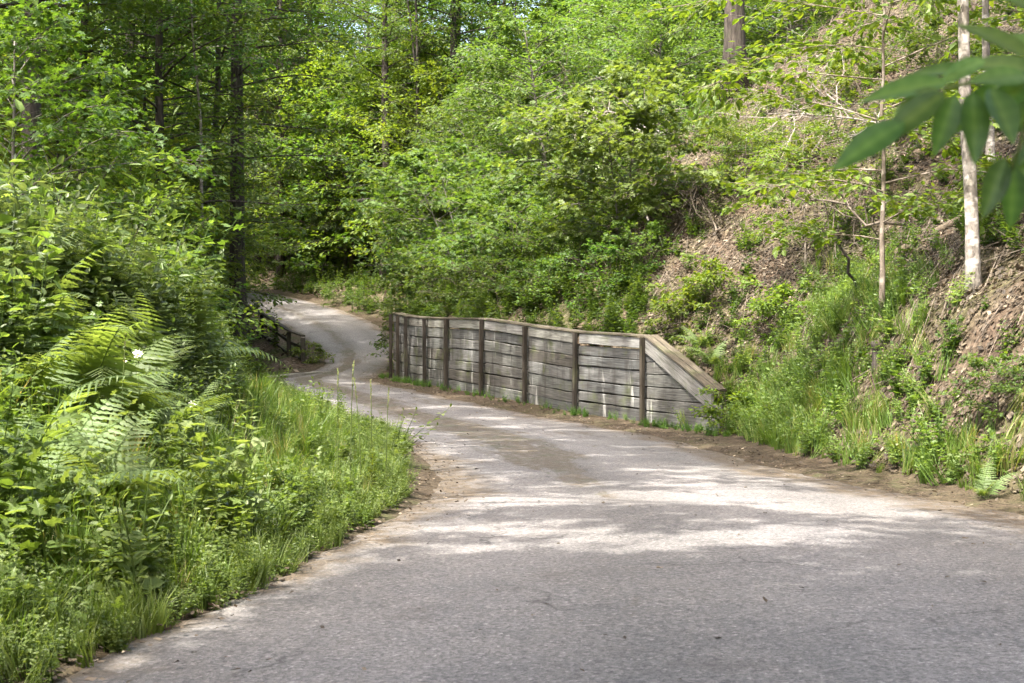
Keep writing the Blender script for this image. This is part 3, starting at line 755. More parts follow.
for px, Y, key, s in sorted((px, Y, key, s) for zl, items in zone for key, px, Y, s in items):
    mk = min(marks, key=lambda q: abs(q[0] - px)); far_ = 'in front of' if Y < mk[1] - 1 else 'behind' if Y > mk[1] + 1 else 'beside'
    side = ', a little left' if px < mk[0] - 5 else ', a little right' if px > mk[0] + 5 else ''
    lab = f'{tone[key]} maple {far_} {mk[2]}{side}'; used_labels[lab] = used_labels.get(lab, 0) + 1
    if used_labels[lab] > 1: lab += ' and farther off' if used_labels[lab] == 2 else ' and farthest off'
    place(key, at(px, Y, -.1), lab, 'tree', 'understory maples', None, s)

# filler forest: nothing in the photo tells these apart
rng = np.random.default_rng(5); spots = []
def free(x, y, d): return all((x - a) ** 2 + (y - b) ** 2 > d * d for a, b in spots)
tries = 0
while len(spots) < 120 and tries < 8000:
    tries += 1
    Y = rng.uniform(58, 118); px = rng.uniform(-60, 700); x = (px - 512) / F * Y
    dT, dL = land(x, Y)[1:3]
    if (dT[0] < 2.5 and dL[0] < 2.5) or not free(x, Y, 3.0): continue
    spots.append((x, Y))
    key = ['tallA', 'tallB', 'tallB', 'thin', 'underC', 'underC', 'underA'][int(rng.integers(0, 7))]
    place(key, (x, Y, float(zland(x, Y)[0]) - .1), 'green leafy tree deep in the woods behind the road bend', 'tree', 'trees deep in the woods', None, rng.uniform(.9, 1.25) * (1.3 if key.startswith('under') else 1))

# --- hillside trees and shrubs
proto('bigmaple', 'maple_tree', make_tree(41, 4.6, .06, .08, 54, 2.5, .19, .095, 10, .5, .2, stems=3, shape='round', tpl=MAPLE, lean=(-.10, -.1)), BARK_GREY, LEAF_BRIGHT)
place('bigmaple', at(478, 41.5, -.1), 'rounded pale green maple leaning over the far half of the timber wall', 'tree', None, 0, 1.0)
proto('hillmaple', 'maple_tree', make_tree(42, 3.6, .05, .08, 46, 2.1, .19, .095, 10, .5, .25, stems=2, shape='round', tpl=MAPLE, lean=(.05, -.14)), BARK_GREY, LEAF_BANK)
place('hillmaple', at(622, 32.4, -.1), 'bright green maple on the slope above the middle of the wall', 'tree', None, 0, 1.0)
proto('hilltop', 'slope_tree', make_tree(43, 8.0, .10, .06, 72, 2.9, .19, .095, 10, .4, .15, lean=(-.14, -.06)), BARK_GREY, LEAF_BRIGHT)
for k, (px, Y, s) in enumerate([(505, 50, .95), (560, 46, .95), (612, 50, 1.0), (655, 45, .8), (540, 60, 1.15), (600, 64, 1.15), (690, 56, 1.0), (470, 56, .9), (715, 50, 1.0), (745, 58, 1.2), (690, 66, 1.3), (780, 48, .9)]):
    place('hilltop', at(px, Y, -.1), ['dense light green tree leaning out from the slope behind the rounded maple', 'dense green tree on the slope straight above the middle of the wall',
          'upper slope tree with thick green crown left of the dead brushwood', 'green tree on the slope close behind the dead brushwood',
          'tall green tree near the top edge between the crooked trunk and the slope', 'tall green tree at the top edge above the bright maple',
          'green tree at the top edge behind the pale grey trunk', 'green tree filling the gap right of the crooked dark trunk', 'green tree at the top edge just left of the pale grey trunk', 'green tree at the top edge right behind the pale grey trunk', 'tall green tree on the crest far behind the grey brushwood', 'green tree on the crest above the yellow green beech sprays'][k], 'tree', 'trees on the slope', None, s)

# yellow green beech with flat layered sprays
proto('beech', 'beech_sapling', make_tree(51, 5.6, .042, .24, 24, 2.4, .15, .07, 11, .30, .35, shape='flat', tier=.12, curl=2.2, wander=.04, lean=(-.02, .02)), BARK_TAN, LEAF_YELLOW)
place('beech', at(881, 19.2, -.1), 'slim pale beech sapling with flat yellow green sprays, left of the white trunk', 'sapling', None, 2.6, 1.0)
place('beech', at(806, 26, -.1), 'yellow green beech sapling high on the slope, spreading over the dead branches', 'sapling', None, .4, .52)
place('beech', at(745, 31, -.1), 'small yellow green beech sapling beside the pale fallen pole', 'sapling', None, 4.0, .42)
place('beech', at(1030, 27, -.1), 'yellow green beech at the upper right corner behind the white trunk', 'sapling', None, 5.0, .7)

def white_trunk(seed, H, r, lean):
    rng = np.random.default_rng(seed); gt, gl = Geo(), Geo(); n = 16; t = np.linspace(0, 1, n)
    pts = np.c_[lean[0] * H * t + np.cumsum(rng.normal(0, .012, n)), lean[1] * H * t, H * t - .3 * (1 - t)]
    tube(gt, pts, r * (1 - .6 * t) * (1 + .5 * np.exp(-t * 20)), 12, .5, .05)
    B, D, L = [], [], []
    for i in range(16):
        f = rng.uniform(.52, 1); p = np.array([np.interp(f, t, pts[:, c]) for c in range(3)]); az = rng.uniform(0, 6.28)
        d = np.array([math.cos(az), math.sin(az), rng.uniform(.1, .6)]); e = p + norm(d) * rng.uniform(1, 2.2)
        tube(gt, [p, (p + e) / 2 + [0, 0, .05], e], [.03, .02, .008], 5, .5, 0, False)
        for s in (.4, .6, .8, 1): B.append(p + (e - p) * s); D.append(rotz(norm(d), rng.uniform(-1, 1))); L.append(.6)
    spray(gl, gt, np.array(B), norm(np.array(D)), np.array(L), rng, .11, OVATE, .08)
    return gt, gl
proto('white', 'birch_tree', white_trunk(61, 9, .09, (-.035, .0)), BARK_PALE, LEAF_BRIGHT)
place('white', at(976, 17.2, -.1), 'mottled white trunk standing on the bank behind the overhanging leaves', 'tree', None, 0, 1.0)
place('white', at(992, 25, -.1), 'second paler trunk just behind the mottled white trunk', 'tree', None, .3, .9)

# shrubs above the wall
proto('shrubA', 'shrub', make_tree(71, 1.15, .016, .10, 26, .75, .085, .055, 6, .6, .1, stems=5, shape='round', tpl=MAPLE, flare=False), TWIG, LEAF_BRIGHT, 'stem', 'foliage')
proto('shrubB', 'shrub', make_tree(72, 1.0, .014, .05, 24, .75, .075, .05, 6, .5, .15, stems=5, shape='round', flare=False), TWIG, LEAF_MID, 'stem', 'foliage')
proto('shrubC', 'shrub', make_tree(73, .8, .012, .05, 20, .6, .09, .06, 6, .4, .2, stems=4, shape='flat', flare=False), TWIG, LEAF_YELLOW, 'stem', 'foliage')
shr = [('shrubB', 412, 41.5, 1.3, 'low dark shrub behind the far end of the wall'), ('shrubA', 436, 37.6, 1.3, 'loose green shrub behind the far bays of the wall'),
       ('shrubB', 462, 35.6, 1.2, 'small dull shrub growing right behind the fourth far bay of the wall'), ('shrubB', 500, 33.2, 1.3, 'shaded shrub under the rounded maple above the wall'),
       ('shrubA', 540, 31.4, 1.0, 'green shrub above the wall where the painted sun streaks show'), ('shrubB', 575, 31.8, 1.15, 'bushy shrub hanging over the wall cap near its middle'),
       ('shrubB', 612, 29.9, 1.2, 'dense dark green shrub on the wall cap below the bright maple'), ('shrubA', 640, 30.2, 1.1, 'mid green shrub behind the last full bay of the wall'),
       ('shrubC', 676, 26.6, 1.1, 'yellow green shrub at the top of the sloping wing of the wall'), ('shrubC', 704, 26.8, 1.2, 'light green shrub above the sloping cap board'),
       ('shrubB', 590, 35, 1.4, 'shaded shrub on the slope between the two maples'), ('shrubB', 660, 33, 1.2, 'shaded shrub under the right side of the bright maple'),
       ('shrubB', 700, 36, 1.3, 'dull shrub among the dead brushwood'), ('shrubA', 735, 33, 1.0, 'small shrub below the pale fallen pole'),
       ('shrubC', 770, 25, 1.1, 'low yellow green shrub on the leaf litter in the middle of the slope'), ('shrubC', 728, 22.8, .9, 'low light green shrub at the lower end of the sloping cap'),
       ('shrubC', 800, 30, 1.2, 'yellow green shrub on the upper slope below the beech sprays'), ('shrubB', 845, 24, .8, 'small green shrub on the litter left of the slim beech sapling'),
       ('shrubC', 905, 29, 1.2, 'yellow green shrub beside the log on the upper slope'), ('shrubC', 1010, 19.5, 1.0, 'yellow green shrub right of the mottled white trunk'),
       ('shrubA', 1000, 14.6, .55, 'small green shrub on the eroded bank at the right edge'), ('shrubA', 935, 31, 1.3, 'green shrub high on the slope near the top edge, left of the white trunk'),
       ('shrubC', 855, 33, 1.4, 'yellow green shrub among the grey dead branches'), ('shrubB', 630, 40, 1.6, 'broad green shrub by the mossy boulder'),
       ('shrubA', 560, 40, 1.7, 'broad light green shrub behind the right side of the rounded maple'), ('shrubB', 425, 42.5, 1.6, 'dark bushy shrub filling the gap under the rounded maple at its left'), ('shrubA', 522, 35, 1.7, 'broad shrub low under the right side of the rounded maple'), ('shrubB', 556, 34, 1.5, 'dark shrub in the shaded recess between the two maples'), ('shrubA', 480, 36, 1.6, 'light green shrub in front of the stems of the rounded maple'),
       ('shrubA', 600, 37.5, 1.5, 'light green shrub up the slope behind the bright maple'),
       ('shrubB', 340, 59.5, 1.1, 'dark shrub at the right edge of the road near the top of the rise'), ('shrubB', 365, 57.2, 1.0, 'dark shrub on the bank right of the climbing road'),
       ('shrubA', 402, 52.0, 1.0, 'green shrub beside the climbing road just behind the wall end'), ('shrubB', 408, 48, 1.1, 'dull shrub close behind the last post of the wall'),
       ('shrubC', 312, 43.4, .8, 'bright grassy green shrub between the road and the near end of the fence')]
for key, px, Y, s, lab in shr:
    place(key, at(px, Y, -.05), lab, 'shrub', 'shrubs along the wall and slope', None, s)

# --- unseen trees added for shade; crowns thinned to let sun onto road and banks
def sunmap(P):
    """share of crown leaves kept, by where their shadow lands on the road or bank"""
    h = P[:, 2] - 0.3
    x = P[:, 0] - SUN[0] / SUN[2] * h; y = P[:, 1] - SUN[1] / SUN[2] * h
    k = np.ones(len(P))
    n = wob(x * .55, y * 1.5, 1.9, 1) + .5 * wob(x, y, 3.1, 4)
    def z(a, b, s=.5): return smooth((y - a + s) / (2 * s)) * (1 - smooth((y - b + s) / (2 * s)))
    lx = np.interp(y, LL[:, 1], LL[:, 0]); rx = np.interp(y, TOE[:, 1], TOE[:, 0])
    road = smooth((x - lx + .1) / .6) * (1 - smooth((x - rx - .2) / .8))
    n2 = wob(x * .30, y * 1.15, 1.9, 2) + .45 * wob(x * .6, y * 1.7, 3.1, 5)
    k = k * (1 - road * z(9.4 + .40 * x + 1.0 * wob(x * .8, y, 1.5, 8), 13.6, .45) * np.where(n2 > .06, 1., .0))
    k = k * (1 - road * z(13.2, 22) * np.where(n > .60, .97, .0))
    k = k * (1 - road * z(22, 38) * np.where(n > .46, .97, .0))
    left = 1 - smooth((x - lx - .15) / .5)
    k = k * (1 - left * z(3, 34, 1.0) * np.where(n > -.6, 1., .8))
    right = smooth((x - rx + .2) / .8)
    k = k * (1 - right * z(9, 21, 1.5) * np.where(n > -.05, .96, .35))
    k = k * (1 - right * z(21, 40, 1.5) * np.where(n > .40, .95, .0))
    # openings through which the sun reaches single crowns
    for c, r, a in (((2.4, 31.9, 5.2), 2.0, .95), ((-1.1, 41.2, 5.4), 2.3, .8), ((4.3, 20.5, 4.2), 1.9, .8), ((.56, 1.48, 1.72), .5, .35)):
        d = P - np.array(c); t = d @ SUN
        k = k * (1 - a * (np.linalg.norm(d - t[:, None] * SUN, axis=1) < r) * (t > 0))
    return R.uniform(0, 1, len(P)) < k

shade = [((-8.0, 8.5), 17, .3, .40, 40, 6.6, 'tall unseen tree added for shade on the fern bank with limbs reaching over the road'),
         ((-9.8, 20), 18, .3, .5, 40, 6.4, 'tall unseen tree added for shade behind the fern bank with limbs reaching towards the wall'),
         ((-6.0, .5), 17, .3, .34, 42, 6.8, 'tall unseen tree added for shade beside the near road, spreading over the asphalt'),
         ((-3.2, -6.0), 16, .28, .34, 40, 6.4, 'tall unseen tree added for shade on the verge behind the viewpoint'),
         ((-4.4, 1.0), 15, .2, .40, 44, 6.6, 'tall unseen tree added for shade on the near fern bank, closest to the asphalt'),
         ((-4.0, -2.2), 16, .26, .42, 48, 7.4, 'tall unseen tree added for shade on the verge just behind the viewpoint'),
         ((-6.8, 14.0), 17, .28, .42, 44, 7.0, 'tall unseen tree added for shade on the fern bank reaching over the middle of the road'),
         ((8.2, 11.5), 18, .28, .45, 42, 7.0, 'tall unseen tree added for shade on the eroded bank, reaching over the road'),
         ((-11.5, 25), 19, .28, .45, 40, 6.6, 'tall unseen tree added for shade on the bank above the creek hollow'),
         ((-16.0, 37), 20, .3, .45, 42, 7.0, 'tall unseen tree added for shade beyond the creek hollow, shading the climbing road'),
         ((6.6, -1.0), 15, .26, .34, 38, 6.2, 'tall unseen tree added for shade on the near right bank, spreading over the asphalt'),
         ((9.6, 17), 16, .28, .45, 36, 6.4, 'tall unseen tree added for shade on the right hand slope beside the white trunk'),
         ((11.0, 20.5), 19, .28, .42, 44, 7.2, 'tall unseen tree added for shade on the slope behind the white trunk, leaning over the hillside'),
         ((8.6, 17.6), 20, .26, .45, 46, 7.5, 'tallest unseen tree added for shade on the slope, leaning over the hillside from beside the bank'),
         ((13.0, 26), 16, .28, .45, 34, 6.2, 'tall unseen tree added for shade high on the right hand slope'),
         ((-12.5, 30), 19, .3, .5, 36, 6.0, 'tall unseen tree added for shade in the creek hollow left of the fence')]
for k, (p, H, r, l0, nl, ln, lab) in enumerate(shade):
    z = float(zland(*p)[0]) - .1
    gt, gl = make_tree(80 + k, H, r, l0, nl, ln, .25, .075, 10, .45, .05, shape='flat', keep=sunmap, origin=(p[0], p[1], z))
    o = tree_proto('added_shade_tree', (gt, gl), BARK_DARK, LEAF_MID); o.location = (p[0], p[1], z)
    tag(o, lab, 'tree')

# ------------------------------------------------------------------ overhanging branch close to the camera
def big_leaf(P, D, N, L, W, g, tint, curl=.25):
    D = norm(np.asarray(D, float)); N = np.asarray(N, float); N = norm(N - (N @ D) * D); S = np.cross(N, D)
    m = 11; s = np.linspace(0, 1, m); w = W * np.sin(PI * np.clip(s, 0, 1) ** .85) ** .8 * (1 - .25 * s)
    c = np.asarray(P) + D * (s * L)[:, None] - N * (curl * L * s * s)[:, None]
    rows = [c + S * (w * a)[:, None] + N * (abs(a) * w * .28)[:, None] for a in (-1, -.5, 0, .5, 1)]
    v = np.stack(rows, 1).reshape(-1, 3)
    q = [[i * 5 + j, i * 5 + j + 1, (i + 1) * 5 + j + 1, (i + 1) * 5 + j] for i in range(m - 1) for j in range(4)]
    tv = np.clip(np.tile([-.12, .05, .45, -.02, -.18], m) + np.repeat(np.where(np.arange(m) % 2, .10, -.06), 5) + tint, 0, 1)
    g.add(v, q, None, tv)
def near(px, py, Y): return np.array([(px - 512) / F * Y, Y, CAMZ + (341.5 - py) / F * Y])
ob = empty('overhanging_branch', tuple(near(1100, 40, 1.55)))
tag(ob, 'large soft dark green leaves on a twig hanging into the upper right corner', 'branch')
org = np.array(ob.location)
gw = Geo()
A_, B_, C_ = near(1130, 20, 1.55) - org, near(1040, 75, 1.5) - org, near(945, 88, 1.46) - org
tube(gw, [A_, (A_ + B_) / 2 + [0, 0, .003], B_, (B_ + C_) / 2 + [0, 0, .003], C_], [.006, .005, .004, .0032, .002], 6)
D2 = near(1010, 175, 1.5) - org
tube(gw, [B_, (B_ + D2) / 2 + [.004, 0, .01], D2], [.003, .0022, .0015], 6)
link('twig', gw.mesh('twig', TWIG_GREEN, True), ob)
for (p0, p1, w, tint, y0, y1) in [((905, 122), (836, 163), 12, .30, 1.44, 1.42), ((948, 82), (868, 93), 11, .62, 1.48, 1.46), ((978, 70), (905, 70), 10, .5, 1.5, 1.54), ((945, 92), (880, 140), 11, .42, 1.45, 1.43),
                                  ((955, 94), (936, 152), 10, .22, 1.46, 1.46), ((972, 92), (978, 158), 12, .18, 1.47, 1.44), ((990, 88), (1016, 138), 13, .35, 1.46, 1.43), ((940, 90), (893, 108), 8, .66, 1.45, 1.47),
                                  ((1030, 58), (962, 18), 12, .85, 1.54, 1.58), ((1050, 48), (985, 32), 11, .95, 1.55, 1.6), ((1040, 72), (965, 58), 12, .55, 1.5, 1.52), ((1030, 78), (975, 76), 11, .75, 1.49, 1.46),
                                  ((1005, 158), (985, 214), 10, .15, 1.5, 1.49), ((1012, 165), (1014, 226), 12, .12, 1.5, 1.5), ((1040, 90), (1080, 130), 13, .4, 1.5, 1.5), ((1018, 150), (1034, 206), 12, .25, 1.52, 1.5),
                                  ((1025, 84), (990, 112), 11, .5, 1.5, 1.48), ((1045, 60), (1005, 88), 12, .7, 1.52, 1.5), ((1060, 25), (1008, -8), 12, .8, 1.56, 1.6), ((1060, 120), (1022, 160), 12, .3, 1.53, 1.5),
                                  ((1000, 82), (958, 128), 10, .3, 1.5, 1.49), ((1050, 100), (1008, 130), 12, .45, 1.52, 1.5), ((1070, 60), (1020, 30), 12, .9, 1.58, 1.6), ((985, 60), (940, 80), 9, .7, 1.5, 1.5)]:
    a = near(*p0, y0) - org; b = near(*p1, y1) - org; g = Geo()
    big_leaf(a, b - a, (.15, -.9, .75), np.linalg.norm(b - a) * 1.05, w / F * 1.5 * 1.45, g, tint, .12)
    link('leaf', g.mesh('leaf', LEAF_OVER, True), ob)

# ------------------------------------------------------------------ dead wood on the slope
def dead_top(seed, n, L, spread, r=.03):
    """a fallen, leafless crown: main limb with crooked side branches and twigs"""
    rng = np.random.default_rng(seed); g1, g2 = Geo(), Geo()
    main = np.cumsum(np.vstack([[0, 0, 0], np.c_[np.full(7, L / 7), rng.normal(0, .12, 7), rng.normal(.06, .10, 7)]]), 0)
    tube(g1, main, np.linspace(r, r * .3, 8), 7, .5, .08)
    A, B = [], []
    for i in range(n):
        f = rng.uniform(.1, 1) * 7; k = min(6, int(f)); p = main[k] + (main[k + 1] - main[k]) * (f - k)
        d = norm(np.array([rng.uniform(-.3, 1), rng.normal(0, .8), rng.normal(.25, .6)])); l = spread * rng.uniform(.4, 1.1)
        q = [p]
        for s in range(4):
            d = norm(d + rng.normal(0, .28, 3)); q.append(q[-1] + d * l / 4)
        tube(g2, q, np.linspace(r * .42, .004, 5), 5, .5, 0, False)
        for _ in range(5):
            s = int(rng.integers(1, 5)); dd = norm(d + rng.normal(0, .7, 3)); A.append(q[s]); B.append(q[s] + dd * l * rng.uniform(.15, .4))
    sticks(g2, A, B, .005, .002)
    return g1, g2
for sd, px, Y, dz, rz, L, n, sp, lab in [(1, 700, 35.5, .55, 2.9, 3.2, 26, 1.5, 'tangle of grey dead branches below the pale grey trunk on the slope'),
                                         (2, 960, 27, .5, 3.0, 3.4, 30, 1.7, 'grey leafless fallen treetop near the top edge left of the white trunk'),
                                         (3, 905, 24, .4, 2.6, 2.4, 18, 1.2, 'smaller heap of bare grey twigs under the fallen treetop'),
                                         (4, 665, 40, .6, 3.5, 3.0, 24, 1.6, 'grey brushwood hanging over the mossy boulder'),
                                         (5, 720, 29.5, .3, 2.0, 2.0, 14, 1.0, 'thin bare twigs lying on the shaded leaf litter below the fallen pole')]:
    g1, g2 = dead_top(sd, int(n * 1.4), L, sp)
    o = empty('fallen_branch', at(px, Y, dz), rz); tag(o, lab, 'branch', 'dead branches on the slope')
    tm = TWIG_GREY if sd in (1, 2) else TWIG_OLD; link('limb', g1.mesh('limb', tm, True), o); link('twig', g2.mesh('twig', tm), o)

def pole_thing(name, p0, p1, r0, r1, mat, lab, cat, sag=.03, sides=9):
    p0, p1 = np.array(p0), np.array(p1); g = Geo(); n = 9; s = np.linspace(0, 1, n)
    q = p0 * 0 + (p1 - p0) * s[:, None] + R.normal(0, sag, (n, 3)); q[0] = 0; q[-1] = p1 - p0
    tube(g, q, r0 + (r1 - r0) * s, sides, .5, .06)
    o = link(name, g.mesh(name, mat, True)); o.location = tuple(p0); return tag(o, lab, cat)
pole_thing('fallen_pole', at(690, 42, .7), at(776, 37.5, .12), .05, .035, TWIG_GREY, 'pale bare fallen pole slanting down the slope above the sloping wing', 'branch')
pole_thing('log', at(862, 23.6, .10), at(975, 22.4, .14), .10, .07, BARK_BROWN, 'brown log lying across the slope behind the overhanging leaves', 'log', .02)
pole_thing('fallen_stick', at(738, 22.0, .07), at(822, 20.6, .12), .04, .02, BARK_DARK, 'dark crooked stick on the leaf litter above the weedy bank', 'branch', .03)
pole_thing('dead_stem', at(862, 21.5, .0), at(838, 21.3, 1.5), .03, .012, BARK_DARK, 'dark bent dead stem rising left of the slim beech sapling', 'branch', .05)
pole_thing('stump', at(876, 18.4, -.05), at(874, 18.4, .42), .06, .045, BARK_DARK, 'small black rotten stump at the foot of the slim beech sapling', 'stump', .01)
pole_thing('fallen_pole', at(512, 52, .9), at(530, 50, .1), .06, .05, TWIG_GREY, 'short pale broken pole among the leaves left of the slope trees', 'branch')
pole_thing('fallen_stick', at(640, 33, .3), at(663, 30.5, .15), .03, .012, TWIG_GREY, 'thin grey stick hanging down under the bright maple', 'branch')

def rock(name, loc, sz, mat, lab, cat, seed):
    rng = np.random.default_rng(seed); g = Geo(); nu, nv = 18, 12
    th = np.arange(nu) / nu * 2 * PI; ph = np.linspace(.02, PI - .02, nv)
    T, P = np.meshgrid(th, ph); d = np.stack([np.cos(T) * np.sin(P), np.sin(T) * np.sin(P), np.cos(P)], -1)
    planes = norm(rng.normal(0, 1, (9, 3))); off = rng.uniform(.62, .95, 9)
    r = np.min(np.where((d @ planes.T) > .05, off / np.maximum(d @ planes.T, .05), 9), -1); r = np.minimum(r, 1.25)
    v = d * r[..., None] * np.array(sz) + rng.normal(0, .01, d.shape) * np.mean(sz)
    i = np.arange(nv - 1)[:, None] * nu; j = np.arange(nu)[None]; k = (j + 1) % nu
    g.add(v.reshape(-1, 3), np.stack([i + j, i + nu + j, i + nu + k, i + k], -1).reshape(-1, 4))
    o = link(name, g.mesh(name, mat, True)); o.location = loc; o.rotation_euler = (0, 0, rng.uniform(0, 6)); return tag(o, lab, cat)
rock('boulder', at(642, 38.5, .25), (1.0, .9, .75), MOSSROCK, 'mossy boulder on the slope under the grey brushwood', 'rock', 3)
rock('stone', at(274, 10.35, .05), (.11, .09, .08), STONE, 'pale stone at the edge of the asphalt beneath the fern bank', 'rock', 4)
rock('stone', at(735, 15.8, .02), (.09, .07, .05), STONE, 'small brown grey stone at the road edge below the weedy bank', 'rock', 5)

# ------------------------------------------------------------------ ferns
_u = np.linspace(0, 1, 9)
PINNA = (np.concatenate([np.c_[_u, np.zeros(9), -.10 * _u ** 2], np.c_[_u + .03, (.13 * (1 - _u) ** .7 + .004) * np.where(np.arange(9) % 2, 1, .55), -.10 * _u ** 2 - .015],
                         np.c_[_u + .03, -(.13 * (1 - _u) ** .7 + .004) * np.where(np.arange(9) % 2, 1, .55), -.10 * _u ** 2 - .015]]),
         np.array([[k, k + 1, k + 10, k + 9] for k in range(8)] + [[k + 1, k, k + 18, k + 19] for k in range(8)]))
def frond(seed, L=.95):
    rng = np.random.default_rng(seed); gl, n = Geo(), 23
    s = np.linspace(0, 1, n); el = rng.uniform(1.0, 1.35) - rng.uniform(1.1, 1.9) * s ** 1.2; bend = rng.normal(0, .5)
    d = np.stack([np.cos(el), bend * s * .6, np.sin(el)], 1)
    pts = np.concatenate([[[0, 0, 0]], np.cumsum(norm(d)[:-1] * L / (n - 1), 0)])
    tube(gl, pts, np.linspace(.006, .0012, n), 4, .2, 0, False)
    T = norm(np.gradient(pts, axis=0)); S = norm(np.cross(T, np.array([0, 0, 1.0]))); N = np.cross(S, T)
    P, D, NN, Z, TT = [], [], [], [], []
    for k in range(3, n):
        f = (k - 3) / (n - 3); pl_ = L * .25 * (math.sin(PI * min(1, .22 + .50 * f / .42)) if f < .42 else 1) * (1 - max(0, f - .25) / .78) + .008
        for sg in (-1, 1):
            dd = norm(S[k] * sg + T[k] * .45 + N[k] * -.06 + rng.normal(0, .07, 3))
            P.append(pts[k]); D.append(dd - np.array([0, 0, .22])); NN.append(N[k] + rng.normal(0, .10, 3)); Z.append(pl_ * rng.uniform(.88, 1.08)); TT.append(.35 + .3 * f + rng.normal(0, .1))
    leaves(gl, np.array(P), np.array(D), np.array(NN), np.array(Z), PINNA, np.clip(np.array(TT), 0, 1), rng)
    return gl.mesh('frond', FERN)
FROND = [frond(k) for k in range(7)]
def fern(loc, size, nf, label, seed):
    rng = np.random.default_rng(seed); root = empty('fern', loc, rng.uniform(0, 6.28), size)
    for k in range(nf):
        o = link('frond', FROND[int(rng.integers(0, 7))], root)
        o.rotation_euler = (rng.normal(0, .2), rng.normal(-.08, .28), k * 2 * PI / nf + rng.normal(0, .2)); s = rng.uniform(.55, 1.2); o.scale = (s, s, s)
        o.location = (rng.normal(0, .03), rng.normal(0, .03), 0)
    return tag(root, label, 'fern', 'ferns on the sunny bank')
fspots = [(12, 10.5, 1.15, 'beside the lower left edge of the bank'), (70, 11.2, 1.45, 'tall and upright above the other ferns near the left edge'), (105, 11.6, 1.2, 'with pale sunlit fronds left of the white flower'),
          (128, 12.2, 1.15, 'with yellowish fronds just above the white flower'), (30, 9.2, 1.15, 'with broad flat fronds at the left edge'), (72, 9.4, 1.1, 'with broad pale fronds below the tallest fern'),
          (48, 8.6, .9, 'low down near the left edge, spread flat'), (165, 11.9, 1.1, 'between the white flower and the yellow green spike'), (100, 8.9, .9, 'low with bright fronds left of the yellow green spike'),
          (150, 13.2, 1.2, 'half hidden in the weeds above the white flower'), (45, 12.4, 1.2, 'half shaded behind the tallest fern'), (5, 12.8, 1.2, 'at the left edge among the pale weeds'),
          (195, 13.0, .95, 'nearest the small white flower on the right'), (185, 15.2, 1.1, 'in the weeds towards the dark fence'), (130, 15.0, 1.2, 'in the upper weeds below the bramble canes'), (90, 14.2, 1.15, 'beneath the dark bramble canes')]
for k, (px, Y, s, ph) in enumerate(fspots):
    fern(at(px, Y, .15), s, int(R.integers(7, 11)), f'green fern {ph}', 200 + k)
fern(at(712, 24.9, .0), .8, 8, 'small fern on the litter beside the sloping cap of the wall', 260)
fern(at(700, 25.6, .0), .7, 8, 'small fern above the middle of the sloping cap board', 261)
fern(at(985, 13.2, .0), .45, 7, 'little fern on the eroded bank at the right edge', 262)

# ------------------------------------------------------------------ weeds, grass, litter (nobody could count them)
def weed(seed, h, leaf, nst=3, tpl=OVATE, spread=.35, pairs=7, comp=False):
    """one weed: a few stems with leaves in pairs; returns arrays"""
    rng = np.random.default_rng(seed); g = Geo(); P, D, S = [], [], []
    for s in range(nst):
        az = rng.uniform(0, 6.28); ln = rng.uniform(.05, spread); hh = h * rng.uniform(.65, 1.1); t = np.linspace(0, 1, 5)
        pts = np.c_[math.cos(az) * ln * hh * t ** 1.5, math.sin(az) * ln * hh * t ** 1.5, hh * t]; pts[:, :2] += rng.normal(0, .03, 2)
        tube(g, pts, np.linspace(.0045, .0015, 5), 3, .25, 0, False)
        for k in range(pairs):
            f = .18 + .8 * (k + rng.uniform(0, .6)) / pairs; p = np.array([np.interp(f, t, pts[:, c]) for c in range(3)]); a = k * 1.57 + rng.normal(0, .4)
            for o in ((0, PI) if not comp else (0, 2.1, 4.2)):
                d = np.array([math.cos(a + o), math.sin(a + o), rng.normal(.15, .25)]); P.append(p + d * leaf * .15); D.append(d); S.append(leaf * (1.15 - .6 * f) * rng.uniform(.7, 1.2))
        P.append(pts[-1]); D.append(np.array([.3, .2, .6])); S.append(leaf * .5)
    n = len(P); N = np.c_[rng.normal(0, .4, (n, 2)), np.ones(n)]
    leaves(g, np.array(P), np.array(D), N, np.array(S), tpl, np.clip(rng.normal(.5, .2, n), 0, 1), rng)
    return g.arrays()

def tuft(seed, h, nb, w=.007, spread=.5):
    rng = np.random.default_rng(seed); g = Geo(); az = rng.uniform(0, 6.28, nb); m = 4; s = np.linspace(0, 1, m)
    hh = h * rng.uniform(.5, 1.15, nb); ln = rng.uniform(.05, spread, nb); base = rng.normal(0, .05, (nb, 2))
    dx = np.cos(az), np.sin(az)
    P = np.stack([base[:, :1] + dx[0][:, None] * (hh * ln)[:, None] * s ** 2, base[:, 1:] + dx[1][:, None] * (hh * ln)[:, None] * s ** 2, hh[:, None] * (s - .35 * ln[:, None] * s ** 3)], -1)
    fa = az + rng.uniform(-.8, .8, nb) + PI / 2; W = np.stack([np.cos(fa), np.sin(fa), np.zeros(nb)], -1)[:, None] * (w * (1 - s ** 1.6) + .0006)[None, :, None] * rng.uniform(.7, 1.3, (nb, 1, 1))
    v = np.stack([P - W, P + W], 2).reshape(-1, 3); b = np.arange(nb)[:, None, None] * 2 * m; i = np.arange(m - 1)[None, :, None] * 2
    q = (b + i + np.array([[[0, 1, 3, 2]]])).reshape(-1, 4)
    g.add(v, q, None, np.repeat(np.clip(rng.normal(.5, .2, nb), 0, 1), 2 * m)); return g.arrays()

